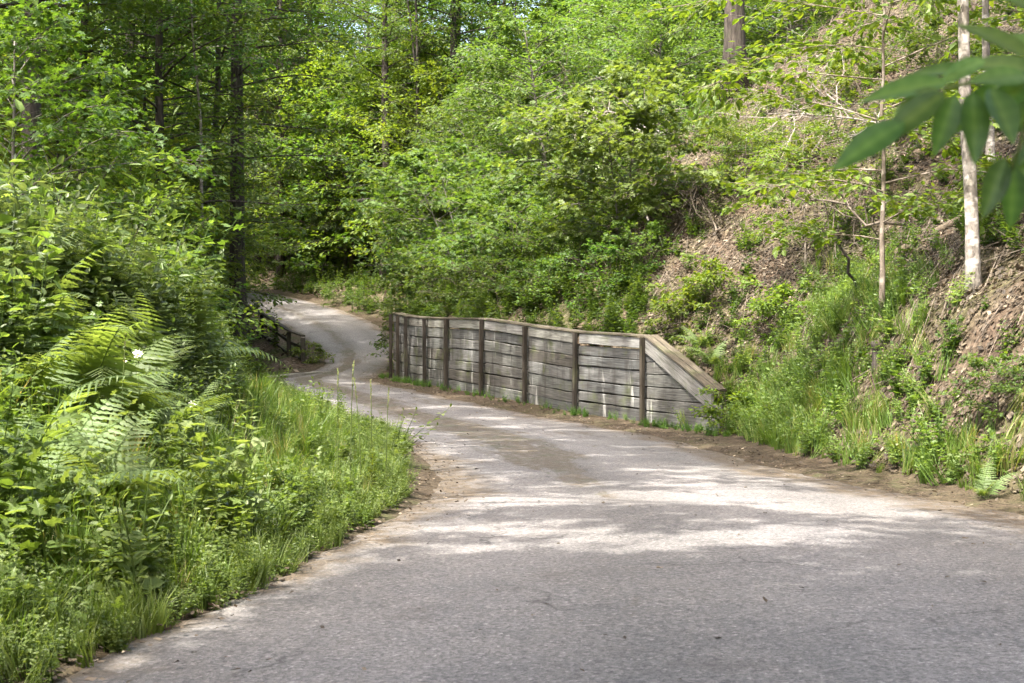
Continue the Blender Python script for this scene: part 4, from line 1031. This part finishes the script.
def scatter(g, protos, XY, scale, rng, z=None, tilt=.12, tj=.12):
    """copies of prototypes merged into one mesh"""
    if len(XY) == 0: return
    Z = zland(XY[:, 0], XY[:, 1]) if z is None else z
    which = rng.integers(0, len(protos), len(XY)); a = rng.uniform(0, 6.28, len(XY)); tx = rng.normal(0, tilt, (len(XY), 2))
    for k, (v, q, t, ti) in enumerate(protos):
        m = np.where(which == k)[0]
        if not len(m): continue
        V = np.broadcast_to(v, (len(m), *v.shape)); V = rotz(V, a[m][:, None]) * scale[m][:, None, None]
        V = V.copy(); V[..., 0] += V[..., 2] * tx[m][:, :1]; V[..., 1] += V[..., 2] * tx[m][:, 1:]
        V += np.stack([XY[m, 0], XY[m, 1], Z[m] - .01], -1)[:, None]
        off = (np.arange(len(m)) * len(v))[:, None, None]
        T = np.clip(ti[None] + rng.normal(0, tj, (len(m), 1)), 0, 1).ravel()
        g.add(V.reshape(-1, 3), (q[None] + off).reshape(-1, 4) if len(q) else None, (t[None] + off).reshape(-1, 3) if len(t) else None, T)

def sample(n, x0, x1, y0, y1, cond, rng):
    P = np.c_[rng.uniform(x0, x1, n), rng.uniform(y0, y1, n)]
    z, dT, dL, dR = land(P[:, 0], P[:, 1])
    k = cond(P[:, 0], P[:, 1], dT, dL, rng); return P[k], z[k], dT[k], dL[k]
def infr(x, y, m=.08): return np.abs(x) < (.36 + m) * y + .6

rg = np.random.default_rng(99)
WA = [weed(300 + k, 1.0, .17, 4, OVATE, .3, 7) for k in range(4)] + [weed(310 + k, 1.0, .14, 4, MAPLE, .35, 8, True) for k in range(3)] + [weed(320, 1.1, .15, 3, LANCE, .3, 10, True)]
WP = [weed(330 + k, 1.0, .14, 5, OVATE, .4, 9, True) for k in range(3)]
WS = [weed(340 + k, .34, .055, 6, OVATE, .7, 6, True) for k in range(4)] + [weed(350 + k, .3, .085, 4, MAPLE, .6, 4) for k in range(2)]
WX_ = [tuple(a * (.42 if n == 0 else 1) if n == 0 else a for n, a in enumerate(w)) for w in WA[3:]]
TG = [tuft(360 + k, .42, 34, .006) for k in range(4)]; TB = [tuft(370 + k, .55, 22, .010, .7) for k in range(2)]

def maxh(dL, y): return np.clip(.2 + .12 * dL + .50 * smooth((dL - 1.6) / 1.3) + .06 * np.maximum(dL - 2, 0), .22, 1.2) * (1 - .45 * smooth((y - 17) / 6))
def view_gap(P):
    # the weeds stand lower in the dip of the bank above the creek hollow
    a = P[:, 0] / P[:, 1] * F + 512
    return 1 - .5 * smooth((a - 222) / 25) * (1 - smooth((a - 315) / 30)) * smooth((P[:, 1] - 11) / 2)
P, z, dT, dL = sample(5200, -9, 0, 5.5, 34, lambda x, y, dT, dL, r: (dL > .45 + .5 * np.exp(-((y - 16.5) / 4) ** 2)) & infr(x, y) & (r.uniform(0, 1, len(x)) < np.where(dL < 3.8, 1, .5)), rg)
big = rg.uniform(0, 1, len(P)) < .10
mask = rg.uniform(0, 1, len(P)) < .45
g = Geo(); scatter(g, WA, P[mask], (maxh(dL, P[:, 1]) * np.where(big, 1.5, 1) * view_gap(P))[mask] * rg.uniform(.6, 1.12, mask.sum()), rg, z[mask], .16, .2)
tag(link('undergrowth', g.mesh('undergrowth', LEAF_BANK)), 'dense green weeds covering the bank on the left', 'undergrowth', None, 'stuff')
g = Geo(); m2 = ~mask & (dL > 1.4); scatter(g, WP, P[m2], (maxh(dL, P[:, 1]) * view_gap(P))[m2] * rg.uniform(.7, 1.2, m2.sum()), rg, z[m2])
tag(link('pale_undergrowth', g.mesh('pale_undergrowth', LEAF_PALE)), 'pale grey green weeds on the top of the bank on the left', 'undergrowth', None, 'stuff')
# low herbs at the verge
P, z, dT, dL = sample(14000, -8, 0, 5, 32, lambda x, y, dT, dL, r: (dL > -.12 + .12 * wob(x, y, 3) + .5 * np.exp(-((y - 16) / 3.6) ** 2)) & (dL < 1.6) & infr(x, y) & (r.uniform(0, 1, len(x)) < np.where(wob(x, y, 2.2, 6) > -.15, .44, .16)), rg)
g = Geo(); scatter(g, WS + WX_, P, np.exp(rg.normal(-.15, .38, len(P))) * np.clip(.75 + dL, .7, 1.2) * (1 - .45 * smooth((P[:, 1] - 9.5) / 4)), rg, z, .2, .22)
tag(link('verge_undergrowth', g.mesh('verge_undergrowth', LEAF_BANK)), 'small leaved bright herbs along the road edge on the left', 'undergrowth', None, 'stuff')
P, z, dT, dL = sample(9000, -8, 0, 5, 34, lambda x, y, dT, dL, r: (dL > .02 + .12 * wob(x, y, 2.3, 1) + .5 * np.exp(-((y - 16) / 3.6) ** 2)) & (dL < 2.2) & infr(x, y) & (r.uniform(0, 1, len(x)) < np.where(wob(x, y, 1.1, 5) > .05, .75, .15)), rg)
g = Geo(); scatter(g, TG + TB, P, rg.uniform(.55, 1.15, len(P)) * np.clip(.5 + .6 * dL, .5, 1.35) * (1 - .35 * smooth((P[:, 1] - 9.5) / 4)), rg, z, .15, .2)
tag(link('verge_grass', g.mesh('verge_grass', GRASS)), 'long green grass along the road edge on the left', 'grass', None, 'stuff')

P, z, dT, dL = sample(16000, -8, 0, 5, 24, lambda x, y, dT, dL, r: (dL > -.16 + .10 * wob(x, y, 3.6, 2) + .42 * np.exp(-((y - 16) / 3.6) ** 2)) & (dL < .75) & infr(x, y), rg)
g = Geo(); scatter(g, WS[:4] + TG[:2], P, rg.uniform(.28, .72, len(P)), rg, z, .3, .2)
tag(link('fringe_undergrowth', g.mesh('fringe_undergrowth', LEAF_BANK)), 'short bright fringe of weeds at the asphalt edge on the left', 'undergrowth', None, 'stuff')

# right bank: bright weeds at the wall's end, grass on the bank
def rb(x, y, dT, dL, r):
    px = 512 + x / y * F; py = 341 - (zland(x, y) - CAMZ) / y * F
    a = np.exp(-(((px - 775) / 85) ** 2 + ((py - 415) / 42) ** 2)) + .75 * np.exp(-(((px - 860) / 60) ** 2 + ((py - 325) / 45) ** 2)) + .28 * np.exp(-(((px - 985) / 90) ** 2 + ((py - 440) / 50) ** 2)) + .22 * np.exp(-(((px - 900) / 130) ** 2 + ((py - 465) / 20) ** 2))
    return (dT > .02) & (r.uniform(0, 1, len(x)) < a * 1.1 * np.where(wob(x, y, 2.1, 3) > -.1, 1, .3)) & infr(x, y)
P, z, dT, dL = sample(9000, 2.4, 10, 11, 26, rb, rg)
g = Geo(); scatter(g, TG, P, rg.uniform(.35, 1.0, len(P)), rg, z, .3, .22)
tag(link('bank_grass', g.mesh('bank_grass', GRASS)), 'bright grass and tussocks on the bank to the right of the wall', 'grass', None, 'stuff')
P, z, dT, dL = sample(6500, 2.3, 10, 11, 26, lambda *a: rb(*a) & (a[4].uniform(0, 1, len(a[0])) < .6), rg)
g = Geo(); scatter(g, WS, P, rg.uniform(.7, 1.6, len(P)), rg, z, .2)
tag(link('bank_undergrowth', g.mesh('bank_undergrowth', LEAF_BANK)), 'bright leafy weeds spilling over the end of the timber wall', 'undergrowth', None, 'stuff')

# small green plants over the slope, thicker behind the wall
P, z, dT, dL = sample(20000, -4, 24, 14, 60, lambda x, y, dT, dL, r: (dT > .5) & infr(x, y) & (r.uniform(0, 1, len(x)) < np.where(wob(x, y, .8, 2) > -.1, .95, .2) * np.where(x < y * .10, 2.0, .38)), rg)
g = Geo(); scatter(g, WS, P, rg.uniform(.6, 1.6, len(P)), rg, z, .25)
tag(link('slope_undergrowth', g.mesh('slope_undergrowth', LEAF_MID)), 'scattered low green plants on the leaf covered slope', 'undergrowth', None, 'stuff')
P, z, dT, dL = sample(5200, -4, 5, 24, 46, lambda x, y, dT, dL, r: (dT > .35) & (dT < 4.5) & (x < 2.6) & (r.uniform(0, 1, len(x)) < np.where(wob(x, y, 1.5, 4) > -.35, .8, .25)), rg)
g = Geo(); scatter(g, WA[:7] + WS, P, rg.uniform(.35, .85, len(P)), rg, z, .2)
tag(link('wall_top_undergrowth', g.mesh('wall_top_undergrowth', LEAF_MID)), 'green weeds on the slope just behind the cap of the timber wall', 'undergrowth', None, 'stuff')
# moss and weeds between the wall and the road
def strip(x, y, dT, dL, r): return (dT < -.02) & (dT > -.42) & (y > 22) & (y < 40) & (r.uniform(0, 1, len(x)) < np.where(wob(x, y, 1.7, 2) > -.1, .8, .2))
P, z, dT, dL = sample(9000, -4.2, 3.6, 22, 40, strip, rg)
g = Geo(); scatter(g, WS + TG[:1], P, rg.uniform(.15, .55, len(P)), rg, z)
tag(link('wall_foot_weeds', g.mesh('wall_foot_weeds', LEAF_MID)), 'low weeds and moss along the foot of the timber wall', 'weeds', None, 'stuff')
# ravine and far roadside
P, z, dT, dL = sample(5200, -22, 2, 33, 75, lambda x, y, dT, dL, r: (((dL > .25) & ~((y > 38.5) & (y < 56) & (dL < 4.5) & (r.uniform(0, 1, len(x)) < .93))) | ((dT > .3) & (y > 40))) & infr(x, y) & (r.uniform(0, 1, len(x)) < .8), rg)
g = Geo(); scatter(g, WA[:4] + WS, P, rg.uniform(.5, 1.1, len(P)), rg, z, .2)
tag(link('hollow_undergrowth', g.mesh('hollow_undergrowth', LEAF_MID)), 'green undergrowth in the creek hollow and along the far bend', 'undergrowth', None, 'stuff')

P, z, dT, dL = sample(3800, -14, 2, 40.5, 66, lambda x, y, dT, dL, r: (dT > .12) & (dT < 4) & (r.uniform(0, 1, len(x)) < np.where(wob(x, y, .9, 3) > -.3, .9, .3)), rg)
g = Geo(); scatter(g, WS + WA[:3], P, rg.uniform(.5, 1.3, len(P)) * .7, rg, z, .2)
tag(link('roadside_undergrowth', g.mesh('roadside_undergrowth', LEAF_MID)), 'low green plants along the right edge of the climbing road', 'undergrowth', None, 'stuff')

# dry leaves: slope, far forest floor, road edges
def dry(P, z, size, name, label, rng, flat=.45):
    n = len(P); a = rng.uniform(0, 6.28, n)
    e = .15
    nx_ = -(zland(P[:, 0] + e, P[:, 1]) - zland(P[:, 0] - e, P[:, 1])) / (2 * e); ny_ = -(zland(P[:, 0], P[:, 1] + e) - zland(P[:, 0], P[:, 1] - e)) / (2 * e)
    N = norm(np.c_[np.clip(nx_, -1.2, 1.2), np.clip(ny_, -1.2, 1.2), np.ones(n)] + rng.normal(0, flat, (n, 3)))
    D = norm(np.cross(N, np.c_[np.cos(a), np.sin(a), rng.normal(0, .2, n)]))
    g = Geo(); leaves(g, np.c_[P, z + rng.uniform(.004, .05, n) * (flat > .3) + .012], D, N, size * np.clip(np.exp(rng.normal(-.08, .35, n)), .4, 1.6), DRY, np.clip(rng.beta(2, 2.2, n), 0, 1), rng)
    return tag(link(name, g.mesh(name, LITTER)), label, 'leaf litter', None, 'stuff')
P, z, dT, dL = sample(170000, 2.5, 17, 11, 42, lambda x, y, dT, dL, r: (dT > .1) & infr(x, y) & (r.uniform(0, 1, len(x)) < np.clip(24 / y, .4, 1) * np.where(wob(x, y, 1.3, 7) > -.45, 1, .4)), rg)
dry(P, z, .066, 'leaf_litter', 'dry brown leaves covering the slope on the right', rg, .34)
P, z, dT, dL = sample(6500, 2.5, 17, 12, 42, lambda x, y, dT, dL, r: (dT > .8) & infr(x, y), rg)
a = rg.uniform(0, 6.28, len(P)); ln = rg.uniform(.15, .9, len(P)) ; Q = P + np.c_[np.cos(a), np.sin(a)] * ln[:, None]; rr = rg.uniform(.003, .011, len(P))
g = Geo(); sticks(g, np.c_[P, z + .05], np.c_[Q, zland(Q[:, 0], Q[:, 1]) + rg.uniform(.02, .34, len(P))], rr, rr * .5)
tag(link('twig_litter', g.mesh('twig_litter', TWIG_OLD)), 'fallen grey twigs strewn over the leaf covered slope', 'twigs', None, 'stuff')
P, z, dT, dL = sample(9000, -20, 3, 40, 95, lambda x, y, dT, dL, r: ((dL > .2) | (dT > .2)) & infr(x, y), rg)
dry(P, z, .17, 'forest_leaf_litter', 'dry brown leaves on the forest floor around the far bend', rg)
def edge_l(x, y, dT, dL, r):
    dR = land(x, y)[3]; e = np.minimum(np.abs(dL), np.abs(dR)); inside = (dL < .1) & (dR < .5)
    return inside & (r.uniform(0, 1, len(x)) < np.where(e < .28, .9, np.where(e < .6, .30, .022))) & infr(x, y)
P, z, dT, dL = sample(42000, -7, 6, 6, 42, edge_l, rg)
dry(P, zr(P[:, 1]) + .015, .036, 'road_leaf_litter', 'scattered dry leaves lying on the road', rg, .22)

# ------------------------------------------------------------------ single plants on the verge
def spike(loc, h, lab):
    rng = np.random.default_rng(int(h * 1000)); gs, gl = Geo(), Geo(); n = 7; t = np.linspace(0, 1, n)
    pts = np.c_[.04 * np.sin(t * 2), .02 * t, h * t]; tube(gs, pts, np.linspace(.007, .003, n), 5)
    P, D, S = [], [], []
    for k in range(120):
        f = rng.uniform(.12, 1); a = rng.uniform(0, 6.28); P.append([np.interp(f, t, pts[:, 0]), 0.02 * f, h * f]); D.append([math.cos(a), math.sin(a), rng.uniform(.2, 1)]); S.append(.075 * (1.25 - .75 * f))
    leaves(gl, np.array(P), np.array(D), np.c_[rng.normal(0, .4, (120, 2)), np.ones(120)], np.array(S), LANCE)
    o = empty('tall_weed', loc); link('stem', gs.mesh('stem', TWIG_GREEN, True), o); link('foliage', gl.mesh('foliage', LEAF_YELLOW), o); return tag(o, lab, 'weed')
spike(at(197, 10.0), .95, 'yellow green leafy spike standing in the dark weeds of the bank on the left')
spike(at(368, 12.9), .42, 'short yellow green spike at the verge where the bank bulges into the road')
spike(at(214, 10.2), .6, 'shorter leafy spike just right of the tall yellow green spike')

for k, (px, Y, h, lab) in enumerate([(338, 13.0, 1.1, 'seed headed grass stalk, leftmost of those rising above the verge before the road'), (350, 12.6, 1.2, 'tallest seed headed grass stalk above the verge before the road'),
                                     (361, 12.9, 1.05, 'seed headed grass stalk between the tallest stalk and the asphalt'), (386, 13.2, 1.0, 'rightmost seed headed grass stalk at the verge'), (372, 13.6, 1.0, 'thin grass stalk right of the middle of the verge clump'),
                                     (120, 10.8, 1.15, 'bare upright grass stalk beside the white flower')]):
    rng = np.random.default_rng(700 + k); gs, gl = Geo(), Geo(); t = np.linspace(0, 1, 7); b = rng.normal(0, .06, 2)
    pts = np.c_[b[0] * t ** 2, b[1] * t ** 2, h * t]; tube(gs, pts, np.linspace(.005, .003, 7), 4)
    m = 30; f = rng.uniform(.80, 1.0, m); a = rng.uniform(0, 6.28, m)
    leaves(gl, np.c_[np.interp(f, t, pts[:, 0]), np.interp(f, t, pts[:, 1]), h * f], np.c_[np.cos(a) * .5, np.sin(a) * .5, np.ones(m)], np.c_[np.sin(a), -np.cos(a), np.zeros(m)], np.full(m, .024), KITE)
    o = empty('grass_stalk', at(px, Y)); link('stem', gs.mesh('stem', TWIG_GREEN, True), o); link('seed_head', gl.mesh('seed_head', SEED), o)
    tag(o, lab, 'grass stalk', 'grass stalks on the verge')

for k, (px, py, Y, lab) in enumerate([(138, 355, 11.2, 'largest white flower among the ferns on the bank'), (124, 362, 11.4, 'small white flower just left of the largest one'), (193, 405, 12.0, 'white flower low in the weeds near the road side of the bank')]):
    p = near(px, py, Y); gr = float(zland(p[0], p[1])[0]); h = p[2] - gr
    gs, gp, gc = Geo(), Geo(), Geo(); tube(gs, [(0, 0, 0), (.01, 0, h * .5), (0, 0, h)], [.003, .0025, .002], 4)
    a = np.arange(9) / 9 * 2 * PI; m = len(a); rr = (.05, .035, .045)[k]
    leaves(gp, np.tile([[0, 0, h]], (m, 1)), np.c_[np.cos(a), -.5 + np.sin(a) * .8, np.sin(a) * .8 + .3], np.tile([[0, -.8, .6]], (m, 1)), np.full(m, rr), OVATE)
    tube(gc, [(0, -.006, h + .004), (0, -.014, h + .010)], [.012, .008], 7)
    o = empty('white_flower', (p[0], p[1], gr)); link('stem', gs.mesh('stem', TWIG_GREEN, True), o); link('petal', gp.mesh('petal', PETAL), o); link('flower_centre', gc.mesh('flower_centre', YOLK), o)
    tag(o, lab, 'flower', 'white flowers on the bank')

for k, (px, Y, h, bx, lab) in enumerate([(62, 14.6, 1.7, .35, 'dark arching bramble cane near the top of the bank, leftmost'), (72, 14.4, 1.8, -.2, 'dark upright bramble cane beside the leftmost arching one'),
                                         (98, 14.9, 1.75, .5, 'dark bramble cane leaning right above the ferns'), (112, 15.2, 1.6, .3, 'thin bramble cane crossing the leaning one'), (40, 14.0, 1.8, .25, 'dark thin cane by the left edge of the bank'),
                                         (140, 16, 1.6, .5, 'rightmost dark bramble cane above the pale weeds')]):
    rng = np.random.default_rng(720 + k); gs, gl = Geo(), Geo(); t = np.linspace(0, 1, 9)
    pts = np.c_[bx * h * t ** 1.6, rng.normal(0, .1) * t, h * t - .25 * abs(bx) * h * t ** 3]; tube(gs, pts, np.linspace(.009, .003, 9), 5)
    m = 16; f = rng.uniform(.35, 1, m); a = rng.uniform(0, 6.28, m)
    leaves(gl, np.stack([np.interp(f, t, pts[:, c]) for c in range(3)], 1), np.c_[np.cos(a), np.sin(a), rng.normal(0, .3, m)], np.c_[rng.normal(0, .4, (m, 2)), np.ones(m)], np.full(m, .08), OVATE)
    o = empty('bramble_cane', at(px, Y)); link('cane', gs.mesh('cane', BARK_DARK, True), o); link('foliage', gl.mesh('foliage', LEAF_PALE), o)
    tag(o, lab, 'bramble', 'bramble canes on the bank')

# ------------------------------------------------------------------ camera, sun, sky
cam = bpy.data.cameras.new('camera'); co = bpy.data.objects.new('camera', cam); COL.objects.link(co)
co.location = (0, 0, CAMZ); co.rotation_euler = (PI / 2, 0, 0)
cam.sensor_width = 36; cam.lens = 36 * F / 1024; cam.clip_end = 3000; cam.clip_start = .05
cam.dof.use_dof = True; cam.dof.focus_distance = 27; cam.dof.aperture_fstop = 9
scene.camera = co

elev = math.asin(SUN[2]); azim = math.atan2(SUN[0], SUN[1])      # clockwise from +Y
sl = bpy.data.lights.new('sun', 'SUN'); sl.energy = 2.6; sl.angle = math.radians(.53); sl.color = (1, .965, .90)
so = bpy.data.objects.new('sun', sl); COL.objects.link(so)
import mathutils
so.rotation_euler = mathutils.Vector(SUN).to_track_quat('Z', 'Y').to_euler(); so.location = (0, 0, 60)
w = bpy.data.worlds.new('World'); scene.world = w; w.use_nodes = True
nt = w.node_tree; nt.nodes.clear()
sky = nt.nodes.new('ShaderNodeTexSky'); sky.sky_type = 'NISHITA'; sky.sun_disc = False
sky.sun_elevation = elev; sky.sun_rotation = azim; sky.dust_density = 6.0; sky.air_density = 1.0; sky.ozone_density = .2
bg = nt.nodes.new('ShaderNodeBackground'); bg.inputs[1].default_value = .15
ou = nt.nodes.new('ShaderNodeOutputWorld'); nt.links.new(sky.outputs[0], bg.inputs[0]); nt.links.new(bg.outputs[0], ou.inputs[0])
vs = scene.view_settings; vs.view_transform = 'Standard'; vs.look = 'None'; vs.gamma = 1; vs.exposure = 2.58; vs.use_curve_mapping = False
cy = scene.cycles
cy.max_bounces = 10; cy.diffuse_bounces = 5; cy.glossy_bounces = 2; cy.transmission_bounces = 7; cy.transparent_max_bounces = 4
cy.sample_clamp_indirect = 6; cy.caustics_reflective = False; cy.caustics_refractive = False
cy.use_denoising = True
cy.use_adaptive_sampling = True; cy.adaptive_threshold = .01
